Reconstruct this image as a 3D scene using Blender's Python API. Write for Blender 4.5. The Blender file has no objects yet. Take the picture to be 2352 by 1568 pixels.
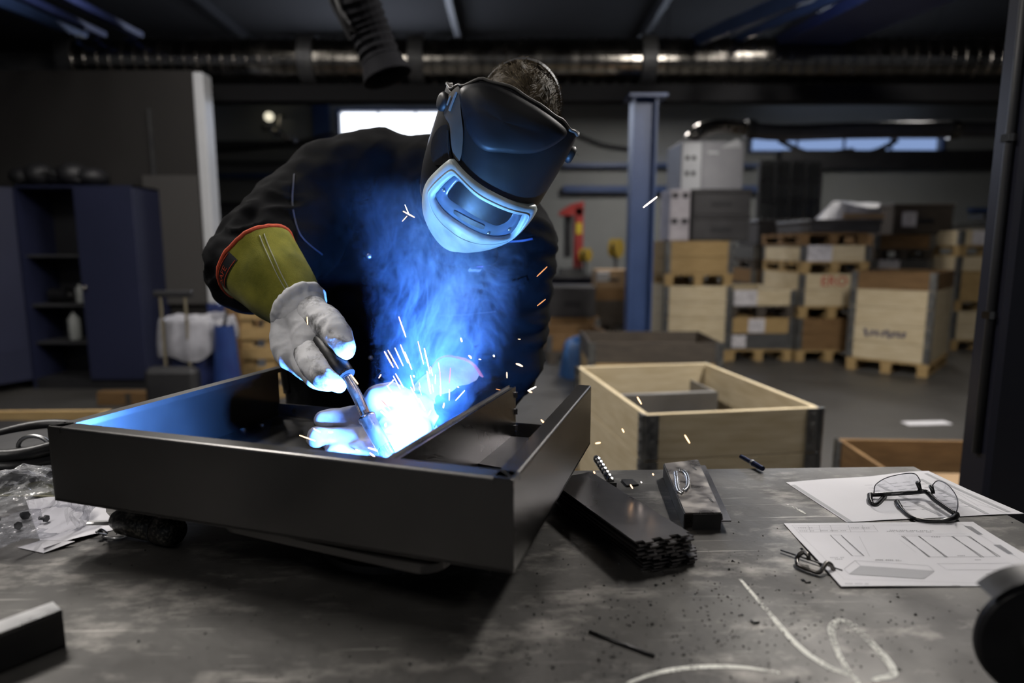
import bpy, bmesh, math, random
from mathutils import Vector, Matrix, Euler, noise
random.seed(7)
S = bpy.context.scene
COL = S.collection
PI = math.pi
def V(*a): return Vector(a)

# ------------------------------------------------------------------ camera
FPX, CXP, CYP, HORIZON, CAMZ = 1480.0, 1176.0, 784.0, 566.0, 1.39
PITCH = math.atan((CYP - HORIZON) / FPX)
cam_d = bpy.data.cameras.new('camera')
cam = bpy.data.objects.new('camera', cam_d); COL.objects.link(cam)
cam_d.sensor_width = 36.0; cam_d.lens = FPX / 2352.0 * 36.0
cam_d.clip_start = 0.02; cam_d.clip_end = 100
cam.location = (0, 0, CAMZ); cam.rotation_euler = (PI/2 - PITCH, 0, 0)
cam_d.dof.use_dof = True; cam_d.dof.focus_distance = 1.10; cam_d.dof.aperture_fstop = 1.9
S.camera = cam

# ------------------------------------------------------------------ world, exposure
w = bpy.data.worlds.new('workshop_world'); S.world = w; w.use_nodes = True
w.node_tree.nodes['Background'].inputs[0].default_value = (0.80, 0.86, 1.0, 1)
w.node_tree.nodes['Background'].inputs[1].default_value = 0.085
S.view_settings.view_transform = 'Standard'; S.view_settings.look = 'None'
S.view_settings.exposure = 0.0; S.view_settings.gamma = 1.0
S.view_settings.use_curve_mapping = False
cy = S.cycles
cy.use_denoising = True
cy.max_bounces = 4; cy.diffuse_bounces = 2; cy.glossy_bounces = 3; cy.transmission_bounces = 3
cy.use_adaptive_sampling = True; cy.adaptive_threshold = .06; cy.adaptive_min_samples = 12
cy.transparent_max_bounces = 16; cy.volume_bounces = 0
cy.sample_clamp_indirect = 3.0; cy.caustics_reflective = False; cy.caustics_refractive = False
cy.volume_step_rate = 1.6; cy.volume_max_steps = 96

def area(name, loc, tgt, sx, sy, power, color=(1, 1, 1), shape='RECTANGLE'):
    d = bpy.data.lights.new(name, 'AREA'); d.shape = shape; d.size = sx; d.size_y = sy
    d.energy = power; d.color = color
    o = bpy.data.objects.new(name, d); COL.objects.link(o); o.location = loc
    o.rotation_euler = (Vector(tgt) - Vector(loc)).to_track_quat('-Z', 'Y').to_euler()
    return o
# ceiling luminaires of the hall: their housings are built further down at these places
LAMPS = [(-2.2, 2.4, 4.05, 0.62), (2.3, 2.9, 4.05, 1.35), (-1.9, -0.9, 4.05, 0.22), (2.6, -1.6, 4.05, 0.05),
         (-2.6, 5.2, 4.05, 0.16), (3.0, 5.4, 4.05, 0.34),
         (2.2, 10.2, 3.95, 0.45), (6.0, 10.2, 3.95, 0.18)]  # this row: added lamps hidden behind the duct to brighten the back wall
for i, (x, y, z, k) in enumerate(LAMPS):
    area('tube_light', (x, y, z - .09), (x, y, 0), .30, 1.5, 190 * k, (1.0, 0.95, 0.90))
# daylight entering through the far window band and the high side window
area('window_daylight', (-2.35, 12.7, 3.85), (-2.0, 4, 1.0), 2.1, .5, 110, (0.72, 0.80, 1.0))
area('window_daylight', (4.6, 12.7, 3.3), (3.5, 4, 1.0), 3.4, .3, 60, (0.70, 0.80, 1.0))
ARC = Vector((-0.222, 1.02, 1.072))

# ------------------------------------------------------------------ helpers
def ray(px, py):
    x = (px - CXP) / FPX; y = -(py - CYP) / FPX
    c, s = math.cos(PITCH), math.sin(PITCH)
    return Vector((x, c + y*s, -s + y*c))
def at(px, py, Y):
    r = ray(px, py); return Vector((0, 0, CAMZ)) + r * (Y / r.y)
def atz(px, py, z):
    r = ray(px, py); return Vector((0, 0, CAMZ)) + r * ((z - CAMZ) / r.z)

class MB:
    "collects geometry for one mesh object"
    def __init__(s): s.v = []; s.f = []; s.m = []; s.uv = None
    def add(s, vs, fs, mi=0):
        o = len(s.v); s.v += [tuple(p) for p in vs]
        s.f += [tuple(i + o for i in f) for f in fs]; s.m += [mi] * len(fs)
        return s
    def box(s, c, d, M=None, bev=0.0, mi=0):
        hx, hy, hz = d[0]/2, d[1]/2, d[2]/2
        c = Vector(c)
        if bev <= 0:
            vs = [Vector((x*hx, y*hy, z*hz)) for z in (-1, 1) for y in (-1, 1) for x in (-1, 1)]
            fs = [(0, 2, 3, 1), (4, 5, 7, 6), (0, 1, 5, 4), (2, 6, 7, 3), (0, 4, 6, 2), (1, 3, 7, 5)]
        else:
            b = min(bev, hx*.9, hy*.9, hz*.9); vs = []; fs = []; ix = {}
            for sx in (-1, 1):
                for sy in (-1, 1):
                    for sz in (-1, 1):
                        for a in range(3):
                            p = [sx*(hx-b), sy*(hy-b), sz*(hz-b)]
                            p[a] = (sx*hx, sy*hy, sz*hz)[a]
                            ix[(sx, sy, sz, a)] = len(vs); vs.append(Vector(p))
            for a in range(3):
                o1, o2 = (a+1) % 3, (a+2) % 3
                for sg in (-1, 1):
                    q = []
                    for (u, v) in ((-1, -1), (1, -1), (1, 1), (-1, 1)):
                        k = [0, 0, 0]; k[a] = sg; k[o1] = u; k[o2] = v
                        q.append(ix[(k[0], k[1], k[2], a)])
                    fs.append(tuple(q) if sg > 0 else tuple(reversed(q)))
                for u in (-1, 1):
                    for v in (-1, 1):
                        k0 = [0, 0, 0]; k1 = [0, 0, 0]
                        k0[a] = -1; k1[a] = 1; k0[o1] = k1[o1] = u; k0[o2] = k1[o2] = v
                        q = [ix[(*k0, o1)], ix[(*k1, o1)], ix[(*k1, o2)], ix[(*k0, o2)]]
                        fs.append(tuple(q) if u*v < 0 else tuple(reversed(q)))
            for sx in (-1, 1):
                for sy in (-1, 1):
                    for sz in (-1, 1):
                        q = [ix[(sx, sy, sz, a)] for a in range(3)]
                        fs.append(tuple(q) if sx*sy*sz > 0 else tuple(reversed(q)))
        vs = [(M @ p if M else p) + c for p in vs]
        return s.add(vs, fs, mi)
    def bar(s, p0, p1, wd, ht, up=(0, 0, 1), bev=0, mi=0):
        "box running from p0 to p1"
        p0, p1 = Vector(p0), Vector(p1); d = p1 - p0; L = d.length; d.normalize()
        u = Vector(up); x = d.cross(u)
        if x.length < 1e-5: x = d.cross(Vector((1, 0, 0)))
        x.normalize(); u = x.cross(d)
        M = Matrix((x, d, u)).transposed()
        return s.box((p0+p1)/2, (wd, L, ht), M, bev, mi)
    def prism(s, poly, off, mi=0):
        "poly: list of points (3d, planar), extruded by vector off"
        n = len(poly); off = Vector(off); a = [Vector(p) for p in poly]; b = [p + off for p in a]
        fs = [tuple(reversed(range(n))), tuple(range(n, 2*n))]
        fs += [(i, (i+1) % n, n + (i+1) % n, n + i) for i in range(n)]
        return s.add(a + b, fs, mi)
    def tube(s, pts, r, n=10, cap=True, mi=0, closed=False):
        pts = [Vector(p) for p in pts]; m = len(pts)
        rs = r if isinstance(r, (list, tuple)) else [r]*m
        t = []
        for i in range(m):
            if closed: d = pts[(i+1) % m] - pts[i-1]
            else: d = pts[min(i+1, m-1)] - pts[max(i-1, 0)]
            t.append(d.normalized() if d.length > 1e-9 else Vector((0, 0, 1)))
        x = t[0].cross(Vector((0, 0, 1)))
        if x.length < 1e-3: x = t[0].cross(Vector((1, 0, 0)))
        x.normalize(); vs = []
        for i in range(m):
            x = (x - t[i]*x.dot(t[i])).normalized(); y = t[i].cross(x)
            for k in range(n):
                a = 2*PI*k/n; vs.append(pts[i] + (x*math.cos(a) + y*math.sin(a))*rs[i])
        fs = []
        for i in range(m if closed else m-1):
            j = (i+1) % m
            for k in range(n):
                fs.append((i*n+k, i*n+(k+1) % n, j*n+(k+1) % n, j*n+k))
        if cap and not closed:
            fs.append(tuple(reversed(range(n)))); fs.append(tuple((m-1)*n+k for k in range(n)))
        return s.add(vs, fs, mi)
    def lathe(s, prof, n=24, M=None, c=(0, 0, 0), mi=0, cap=True):
        "prof: (r,z) list about local z"
        vs = []; m = len(prof); c = Vector(c)
        for (r, z) in prof:
            for k in range(n):
                a = 2*PI*k/n; p = Vector((r*math.cos(a), r*math.sin(a), z))
                vs.append((M @ p if M else p) + c)
        fs = [(i*n+k, i*n+(k+1) % n, (i+1)*n+(k+1) % n, (i+1)*n+k) for i in range(m-1) for k in range(n)]
        if cap:
            fs.append(tuple(reversed(range(n)))); fs.append(tuple((m-1)*n+k for k in range(n)))
        return s.add(vs, fs, mi)
    def grid(s, fn, nu, nv, mi=0, flip=False, closeu=False):
        vs = [fn(i/(nu-1) if not closeu else i/nu, j/(nv-1)) for j in range(nv) for i in range(nu)]
        fs = []
        for j in range(nv-1):
            for i in range(nu if closeu else nu-1):
                q = (j*nu+i, j*nu+(i+1) % nu, (j+1)*nu+(i+1) % nu, (j+1)*nu+i)
                fs.append(tuple(reversed(q)) if flip else q)
        return s.add(vs, fs, mi)
    def ball(s, c, r, M=None, nu=16, nv=10, mi=0):
        c = Vector(c); rr = Vector(r) if not isinstance(r, (int, float)) else Vector((r, r, r))
        vs = []; 
        for j in range(1, nv):
            ph = PI*j/nv
            for i in range(nu):
                a = 2*PI*i/nu
                p = Vector((math.sin(ph)*math.cos(a)*rr.x, math.sin(ph)*math.sin(a)*rr.y, math.cos(ph)*rr.z))
                vs.append((M @ p if M else p) + c)
        for z in (1, -1):
            p = Vector((0, 0, z*rr.z)); vs.append((M @ p if M else p) + c)
        T = (nv-1)*nu; fs = []
        for j in range(nv-2):
            for i in range(nu):
                fs.append((j*nu+i, (j+1)*nu+i, (j+1)*nu+(i+1) % nu, j*nu+(i+1) % nu))
        for i in range(nu):
            fs.append((T, i, (i+1) % nu)); fs.append((T+1, (nv-2)*nu+(i+1) % nu, (nv-2)*nu+i))
        return s.add(vs, fs, mi)
    def mesh(s, name, mats, smooth=False):
        me = bpy.data.meshes.new(name); me.from_pydata(s.v, [], s.f)
        mats = mats if isinstance(mats, (list, tuple)) else [mats]
        for m in mats: me.materials.append(m)
        if len(mats) > 1: me.polygons.foreach_set('material_index', s.m)
        if smooth: me.polygons.foreach_set('use_smooth', [True]*len(me.polygons))
        me.update(); return me
    def build(s, name, mats, parent=None, smooth=False, loc=None):
        return link(name, s.mesh(name, mats, smooth), parent, loc)

def link(name, data, parent=None, loc=None, rot=None):
    o = bpy.data.objects.new(name, data); COL.objects.link(o)
    if parent: o.parent = parent
    if loc is not None: o.location = loc
    if rot is not None: o.rotation_euler = rot
    return o
def tag(o, label, cat, group=None, kind=None):
    o['label'] = label; o['category'] = cat
    if group: o['group'] = group
    if kind: o['kind'] = kind
    return o
def thing(name, label, cat, loc=(0, 0, 0), rz=0, group=None):
    o = link(name, None, None, loc, (0, 0, rz)); o.empty_display_size = .05
    return tag(o, label, cat, group)
def struct(o, label=None, cat=None):
    o['kind'] = 'structure'
    if label: o['label'] = label
    if cat: o['category'] = cat
    return o
def evaluated(o):
    dg = bpy.context.evaluated_depsgraph_get(); dg.update()
    return bpy.data.meshes.new_from_object(o.evaluated_get(dg))
def text_mesh(txt, size, mat, extrude=0.0, shear=0.0, align='CENTER'):
    c = bpy.data.curves.new('text', 'FONT'); c.body = txt; c.size = size; c.extrude = extrude
    c.align_x = align; c.align_y = 'CENTER'; c.shear = shear; c.resolution_u = 3
    o = bpy.data.objects.new('text', c); COL.objects.link(o)
    me = evaluated(o); bpy.data.objects.remove(o); bpy.data.curves.remove(c)
    me.materials.clear(); me.materials.append(mat); return me
def sub_mod(o, lv=1):
    m = o.modifiers.new('sub', 'SUBSURF'); m.levels = lv; m.render_levels = lv; return o
def catmull(pts, k=6):
    pts = [Vector(p) for p in pts]; out = []
    for i in range(len(pts)-1):
        p0 = pts[max(i-1, 0)]; p1 = pts[i]; p2 = pts[i+1]; p3 = pts[min(i+2, len(pts)-1)]
        for j in range(k):
            t = j/k
            out.append(.5*((2*p1) + (p2-p0)*t + (2*p0-5*p1+4*p2-p3)*t*t + (3*p1-p0-3*p2+p3)*t**3))
    out.append(pts[-1]); return out

# ------------------------------------------------------------------ materials
MATS = {}
def mat(name, col, rough=.6, metal=0.0, col2=None, scale=8.0, stretch=(1, 1, 1), detail=4.0, lo=.35, hi=.65,
        bump=0.0, bscale=None, bdist=.002, emit=None, estr=0.0, spec=.5, alpha=1.0, trans=0.0, rvar=0.0, sheen=0.0, coat=0.0):
    if name in MATS: return MATS[name]
    m = bpy.data.materials.new(name); m.use_nodes = True; MATS[name] = m
    nt = m.node_tree; N = nt.nodes; L = nt.links; b = N['Principled BSDF']
    b.inputs['Base Color'].default_value = (*col, 1); b.inputs['Roughness'].default_value = rough
    b.inputs['Metallic'].default_value = metal; b.inputs['Specular IOR Level'].default_value = spec
    b.inputs['Alpha'].default_value = alpha; b.inputs['Transmission Weight'].default_value = trans
    if sheen: b.inputs['Sheen Weight'].default_value = sheen
    if coat: b.inputs['Coat Weight'].default_value = coat
    if emit: b.inputs['Emission Color'].default_value = (*emit, 1); b.inputs['Emission Strength'].default_value = estr
    tc = N.new('ShaderNodeTexCoord'); mp = N.new('ShaderNodeMapping'); mp.inputs['Scale'].default_value = stretch
    oi = N.new('ShaderNodeObjectInfo'); va = N.new('ShaderNodeVectorMath'); va.operation = 'ADD'
    vs = N.new('ShaderNodeVectorMath'); vs.operation = 'SCALE'; vs.inputs[0].default_value = (13, 7, 5)
    L.new(oi.outputs['Random'], vs.inputs['Scale'])
    L.new(tc.outputs['Object'], va.inputs[0]); L.new(vs.outputs[0], va.inputs[1]); L.new(va.outputs[0], mp.inputs['Vector'])
    nz = N.new('ShaderNodeTexNoise'); nz.inputs['Scale'].default_value = scale; nz.inputs['Detail'].default_value = detail
    L.new(mp.outputs[0], nz.inputs['Vector'])
    if col2:
        rp = N.new('ShaderNodeValToRGB'); rp.color_ramp.elements[0].position = lo; rp.color_ramp.elements[1].position = hi
        rp.color_ramp.elements[0].color = (*col, 1); rp.color_ramp.elements[1].color = (*col2, 1)
        L.new(nz.outputs['Fac'], rp.inputs[0]); L.new(rp.outputs[0], b.inputs['Base Color'])
    if rvar:
        mr = N.new('ShaderNodeMapRange'); mr.inputs['To Min'].default_value = max(.03, rough - rvar); mr.inputs['To Max'].default_value = min(1, rough + rvar)
        mr.inputs['From Min'].default_value = .3; mr.inputs['From Max'].default_value = .7
        L.new(nz.outputs['Fac'], mr.inputs['Value']); L.new(mr.outputs[0], b.inputs['Roughness'])
    if bump:
        n2 = N.new('ShaderNodeTexNoise'); n2.inputs['Scale'].default_value = bscale or scale*4; n2.inputs['Detail'].default_value = 3
        L.new(mp.outputs[0], n2.inputs['Vector'])
        bp = N.new('ShaderNodeBump'); bp.inputs['Strength'].default_value = bump; bp.inputs['Distance'].default_value = bdist
        L.new(n2.outputs['Fac'], bp.inputs['Height']); L.new(bp.outputs[0], b.inputs['Normal'])
    return m
def emis(name, col, s):
    if name in MATS: return MATS[name]
    m = bpy.data.materials.new(name); m.use_nodes = True; MATS[name] = m
    nt = m.node_tree; nt.nodes.clear(); e = nt.nodes.new('ShaderNodeEmission'); o = nt.nodes.new('ShaderNodeOutputMaterial')
    e.inputs[0].default_value = (*col, 1); e.inputs[1].default_value = s; nt.links.new(e.outputs[0], o.inputs[0]); return m

M_floor = mat('concrete_floor', (.045, .043, .040), .5, col2=(.066, .063, .058), scale=1.2, bump=.15, bscale=40, rvar=.12)
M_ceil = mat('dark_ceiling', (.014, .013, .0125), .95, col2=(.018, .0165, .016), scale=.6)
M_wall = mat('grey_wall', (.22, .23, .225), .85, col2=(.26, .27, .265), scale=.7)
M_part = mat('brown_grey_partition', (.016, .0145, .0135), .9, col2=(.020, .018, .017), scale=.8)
M_white = mat('white_paint', (.50, .51, .53), .55, col2=(.55, .56, .58), scale=3)
M_blue = mat('blue_paint', (.022, .035, .13), .45, col2=(.03, .045, .15), scale=2)
M_bluesteel = mat('blue_steel_paint', (.03, .06, .16), .42, col2=(.04, .075, .19), scale=3)
M_black = mat('black_paint', (.012, .012, .014), .5, col2=(.018, .018, .02), scale=4)
M_rubber = mat('black_rubber', (.007, .007, .008), .40, col2=(.012, .012, .013), scale=20, bump=.1, bscale=160, spec=.3)
M_galv = mat('galvanised_duct', (.22, .205, .18), .20, 1.0, col2=(.30, .28, .25), scale=5, rvar=.08)
M_dim = mat('dark_steel', (.07, .07, .075), .5, .6, col2=(.1, .1, .1), scale=6)
M_hinge = mat('hinge_steel', (.14, .14, .14), .42, .85, col2=(.22, .22, .21), scale=30, rvar=.15)
def wood(n, a, b): return mat(n, a, .75, 0, col2=b, scale=5, stretch=(1.2, 9, 9), detail=5, lo=.3, hi=.72, bump=.25, bscale=26, spec=.25)
W_pale = wood('pale_pine', (.47, .38, .235), (.62, .53, .37))
W_mid = wood('yellow_pine', (.30, .20, .085), (.40, .28, .13))
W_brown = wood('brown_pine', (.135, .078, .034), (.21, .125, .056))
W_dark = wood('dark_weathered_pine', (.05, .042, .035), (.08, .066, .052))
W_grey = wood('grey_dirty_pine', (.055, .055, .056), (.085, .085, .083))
M_card = mat('brown_cardboard', (.26, .17, .09), .85, col2=(.31, .21, .12), scale=4)
M_paper = mat('white_paper', (.78, .77, .80), .75, col2=(.83, .82, .85), scale=6)
M_label = mat('label_paper', (.46, .44, .46), .8, col2=(.60, .58, .60), scale=22, lo=.42, hi=.55)
M_ink = mat('black_ink', (.02, .02, .025), .7)
M_inkg = mat('grey_ink', (.33, .33, .35), .8)
M_inkl = mat('light_grey_ink', (.50, .50, .52), .8)
# ================================================================== STRUCTURE
struct(MB().box((0.5, 5.0, -.05), (24, 19, .10)).build('floor', M_floor), 'grey concrete workshop floor', 'floor')
BY = 13.0
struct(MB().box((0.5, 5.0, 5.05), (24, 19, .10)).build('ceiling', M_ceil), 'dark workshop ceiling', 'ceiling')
# back wall with two window openings
WX0, WX1, WZ0, WZ1 = at(782, 285, BY).x, at(1040, 285, BY).x, at(900, 313, BY).z, at(900, 257, BY).z      # bright window
RX0, RX1, RZ0, RZ1 = at(1725, 330, BY).x, at(2160, 330, BY).x, at(1950, 346, BY).z, at(1950, 316, BY).z         # low blue window band
mb = MB()
def wallbox(x0, x1, z0, z1): mb.box(((x0+x1)/2, BY+.1, (z0+z1)/2), (x1-x0, .2, z1-z0))
wallbox(-11.5, WX0, 0, 5); wallbox(WX0, WX1, 0, WZ0); wallbox(WX0, WX1, WZ1, 5); wallbox(WX1, RX0, 0, 5)
wallbox(RX0, RX1, 0, RZ0); wallbox(RX0, RX1, RZ1, 5); wallbox(RX1, 12.5, 0, 5)
wb = struct(mb.build('wall_back', M_wall), 'light grey back wall of the workshop', 'wall')
M_day = emis('overcast_daylight', (.86, .91, 1.0), 3.2)
M_day2 = emis('dim_blue_daylight', (.36, .52, .92), .62)
def window(n, x0, x1, z0, z1, mday, nm, label, fm):
    w_ = struct(MB().box(((x0+x1)/2, BY+.12, (z0+z1)/2), (x1-x0, .01, z1-z0)).build(n, mday), label, 'window')
    f = MB(); t = .05
    f.box(((x0+x1)/2, BY-.01, z0-t/2), (x1-x0+2*t, .12, t)); f.box(((x0+x1)/2, BY-.01, z1+t/2), (x1-x0+2*t, .12, t))
    f.box((x0-t/2, BY-.01, (z0+z1)/2), (t, .12, z1-z0)); f.box((x1+t/2, BY-.01, (z0+z1)/2), (t, .12, z1-z0))
    f.build('window_frame', fm, w_)
    for i in range(1, nm):
        x = x0 + (x1-x0)*i/nm
        MB().box((x, BY+.06, (z0+z1)/2), (.025, .06, z1-z0)).build('window_mullion', fm, w_)
    return w_
window('window_1', WX0, WX1, WZ0, WZ1, M_day, 3, 'bright overexposed window high on the back wall', M_bluesteel)
window('window_2', RX0, RX1, RZ0, RZ1, M_day2, 4, 'dim blue window band above the stacked crates', M_bluesteel)
# blue reveal beside the bright window
struct(MB().box((WX0-.35, BY-.06, 3.2), (.32, .08, 2.6)).build('trim_1', M_bluesteel), 'blue vertical panel left of the bright window', 'trim')
# wall panelling rails in the far left bay
for k, (z, h, mm) in enumerate(((3.35, .1, M_dim), (2.75, .08, M_bluesteel), (2.2, .1, M_dim), (1.55, .3, M_dim), (3.0, .05, M_dim))):
    struct(MB().box((-4.2, BY-.12, z), (4.6, .12, h)).build('trim_%d' % (k+2), mm), 'horizontal rail number %d from the ceiling on the far left wall bay' % (k+1), 'rail')
for k, (x0, x1, z, h) in enumerate(((1.0, 5.0, 2.5, .12), (5.2, 10.5, 3.06, .34), (1.0, 4.8, 2.95, .07), (9.0, 11, 2.1, .08))):
    struct(MB().box(((x0+x1)/2, BY-.1, z), (x1-x0, .16, h)).build('trim_%d' % (k+8), M_bluesteel if k != 1 else M_black), ('thin blue rail behind the red machine', 'dark beam under the blue window band', 'upper blue rail behind the red machine', 'short blue rail at far right')[k], 'rail')
# partition on the left; end post painted white for the window light on it
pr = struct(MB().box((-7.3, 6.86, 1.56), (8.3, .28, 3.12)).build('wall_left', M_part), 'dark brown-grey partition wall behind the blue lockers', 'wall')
struct(MB().box((-3.12, 6.80, 1.95), (.10, .20, 2.30), bev=.01).build('trim_12', M_white), 'partition wall end post with window light painted in as white', 'post')
struct(MB().box((-3.12, 6.80, .40), (.12, .22, .80), bev=.01).build('trim_13', M_blue), 'dark blue foot of the partition end post', 'post')
MB().box((-3.62, 6.70, 2.0), (.02, .04, 1.5)).build('conduit', M_dim, pr)
MB().box((-3.45, 6.69, 1.45), (.55, .06, 1.3)).build('pale_panel', mat('pale_panel', (.05, .047, .045), .85), pr)
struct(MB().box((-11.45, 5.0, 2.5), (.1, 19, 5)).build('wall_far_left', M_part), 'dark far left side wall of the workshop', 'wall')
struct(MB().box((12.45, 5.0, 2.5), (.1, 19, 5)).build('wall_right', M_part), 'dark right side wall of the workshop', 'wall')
# crossbeam and rafters
bm_ = struct(MB().box((0.6, 7.5, 3.06), (17, .22, .17)).build('crossbeam', mat('matt_black_beam', (.012, .012, .013), .8, spec=.1)), 'black steel crossbeam under the round duct', 'beam')
for k, (a, b, wd, ht, mm, lb) in enumerate((
    (at(1555, 112, 8.2), at(1960, -60, 4.4), .07, .12, M_bluesteel, 'thin slanted blue roof rafter at top right'),
    (at(1640, 112, 8.2), at(2140, -100, 4.4), .05, .08, M_bluesteel, 'narrow lower roof rafter at top right'),
    (at(1800, 120, 8.2), at(2300, -110, 4.4), .70, .10, M_blue, 'broad dark blue roof girder at top right'),
    (at(195, 84, 8.2), at(-150, -60, 4.4), .07, .10, M_bluesteel, 'pale slanted roof rafter at top left corner'),
    (at(240, 80, 8.2), at(-60, -60, 4.4), .05, .06, M_blue, 'second slanted roof rafter from the top left corner'),
    (at(320, 80, 8.2), at(40, -60, 4.4), .09, .06, M_blue, 'third slanted roof rafter from the top left corner'))):
    struct(MB().bar(a, b, wd, ht, up=(0, 0, 1)).build('rafter', mm), lb, 'rafter')
# ceiling slab joints (dark purlins)
for k, x in enumerate((-4.5, -0.9, 2.2, 4.6)):
    struct(MB().bar((x, 7.9, 4.9), (x, 14, 4.9), .10, .16).build('purlin', M_black), ('dark ceiling purlin at far left', 'dark ceiling purlin above the bent welder', 'dark ceiling purlin right of the welder', 'dark ceiling purlin above the crate stacks')[k], 'purlin')
# ceiling luminaires (the hall's lamps, and the added wall brighteners behind the duct)
names = ('left of the welding table', 'right of the welding table', 'behind the photographer on the left', 'behind the photographer on the right', 'above the blue lockers', 'above the crate stacks', 'added unseen behind the duct near the red machine', 'added unseen behind the duct above the rear stacks')
M_tube = emis('lamp_tube', (1.0, .94, .86), 3.0)
for (x, y, z, k), nm in zip(LAMPS, names):
    t = thing('ceiling_lamp', 'long ceiling lamp with two tubes ' + nm, 'lamp', (x, y, z), 0, 'ceiling lamps')
    MB().box((0, 0, .04), (.30, 1.55, .06), bev=.01).build('lamp_housing', M_white, t)
    for sx in (-.08, .08): MB().tube([(sx, -.74, -.03), (sx, .74, -.03)], .014, 8).build('lamp_tube', M_tube, t)
    for sy in (-.6, .6): MB().tube([(0, sy, .06), (0, sy, .95)], .006, 6).build('suspension_rod', M_dim, t)
# spiral duct running across under the roof
def duct(name, x0, x1, y, z, r, label, step=.135, seam=.012, m=None, segs=()):
    t = thing(name, label, 'duct', (0, y, z))
    prof = []; x = x0
    while x < x1:
        prof += [(r, x), (r, x + step*.72), (r + seam, x + step*.80), (r + seam, x + step*.92)]; x += step
    prof.append((r, x1))
    R = Matrix(((0, 0, 1), (0, 1, 0), (-1, 0, 0)))
    MB().lathe(prof, 36, R).build('duct_pipe', m or M_galv, t, smooth=False)
    for xs in segs:
        MB().lathe([(r+.01, xs-.08), (r+.035, xs-.08), (r+.035, xs+.08), (r+.01, xs+.08)], 36, R).build('duct_collar', M_dim, t)
    return t
duct('spiral_duct', -4.9, 6.6, 7.6, 3.43, .25, 'long galvanised spiral duct under the roof behind the welder', segs=(-4.86, -2.25, -1.05, 1.5))
duct('plain_duct', -9.0, -5.0, 7.7, 3.36, .20, 'dim plain duct at upper left corner', step=.5, seam=.003, m=M_dim)
# glowing bars added to stand in for bluish window glints between duct and beam
M_glint = emis('bluish_glint_glow', (.62, .72, 1.0), 1.1)
for x0, x1, lb in ((at(745, 214, 12.4).x, at(940, 214, 12.4).x, 'long glowing strip added as a bluish glint left of the helmet under the duct'),
                   (at(955, 214, 12.4).x, at(1045, 214, 12.4).x, 'short glowing strip added as a bluish glint directly left of the helmet'),
                   (at(352, 203, 12.4).x, at(396, 203, 12.4).x, 'very short glowing strip added as a bluish glint at upper left'),
                   (at(1770, 226, 12.4).x, at(2085, 226, 12.4).x, 'long glowing strip added as a bluish glint above the crate stacks'),
                   (at(2100, 226, 12.4).x, at(2160, 226, 12.4).x, 'faint end piece of the added glint strip at upper right')):
    z = at(1000, 216, 12.4).z
    t = thing('glint_strip', lb, 'lamp', ((x0+x1)/2, 12.4, z), 0, 'far glint strips')
    MB().box((0, 0, .10), (x1-x0, .14, .08)).build('lamp_housing', M_dim, t)
    MB().box((0, 0, .01), (x1-x0-.02, .10, .09), bev=.02).build('lamp_tube', M_glint, t)
    for sx in (-.4, .4): MB().tube([(sx*(x1-x0), 0, .12), (sx*(x1-x0), 0, 5.0-z)], .008, 6).build('suspension_rod', M_dim, t)

# ================================================================== BACKGROUND, RIGHT
# blue pillar
px = at(1471, 566, 7.15).x
t = thing('blue_pillar', 'tall blue steel pillar right of the welder', 'pillar', (px, 7.2, 0))
MB().box((-.12, 0, 1.49), (.018, .24, 2.98)).build('flange', M_bluesteel, t)
MB().box((.12, 0, 1.49), (.018, .24, 2.98)).build('flange', M_bluesteel, t)
MB().box((0, 0, 1.49), (.24, .014, 2.98)).build('web', M_bluesteel, t)
MB().box((0, 0, .01), (.36, .34, .02)).build('base_plate', M_bluesteel, t)
MB().box((.02, 0, 2.96), (.40, .34, .03)).build('head_plate', M_bluesteel, t)
# black column at the right edge
x0 = at(2252, 566, 1.88).x
t = thing('black_column', 'massive black steel column at the right edge', 'column', (x0+.18, 1.82, 0))
MB().box((0, 0, 1.75), (.36, .12, 3.5), bev=.012).build('shaft', mat('black_column_paint', (.012, .013, .022), .35, col2=(.016, .016, .024), scale=3), t)
MB().box((0, 0, .015), (.52, .3, .03)).build('base_plate', M_black, t)
cp = at(2300, 40, 1.75)
MB().tube([(-.186, -.02, .8), (-.19, -.02, 1.4), (-.188, -.02, 1.75), (-.19, -.02, 2.6)], .012, 8).build('cable', M_black, t, smooth=True)
for z in (1.2, 1.68, 2.05): MB().box((-.19, -.02, z), (.026, .03, .02)).build('cable_clip', M_galv, t)

COLLAR_L, COLLAR_W, COLLAR_H = 1.20, .80, .195
_pc = {}
def pallet_meshes(m):
    k = ('pal', m.name)
    if k not in _pc:
        _pc[k] = dict(
            deck=MB().box((0, 0, 0), (.80, .12, .022)).mesh('deck_board', m),
            cross=MB().box((0, 0, 0), (.12, 1.2, .022)).mesh('cross_board', m),
            block=MB().box((0, 0, 0), (.10, .13, .078)).mesh('block', m),
            bottom=MB().box((0, 0, 0), (.10, 1.2, .022)).mesh('bottom_board', m))
    return _pc[k]
def pallet(loc, rz, m, label, group=None):
    "pallet with its 0.8 m end along local x"
    t = thing('pallet', label, 'pallet', loc, rz, group); d = pallet_meshes(m)
    for y in (-.54, -.27, 0, .27, .54): link('deck_board', d['deck'], t, (0, y, .133))
    for x in (-.35, 0, .35):
        link('stringer', d['cross'], t, (x, 0, .111)); link('bottom_board', d['bottom'], t, (x, 0, .011))
        for y in (-.535, 0, .535): link('block', d['block'], t, (x, y, .061))
    return t
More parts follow.
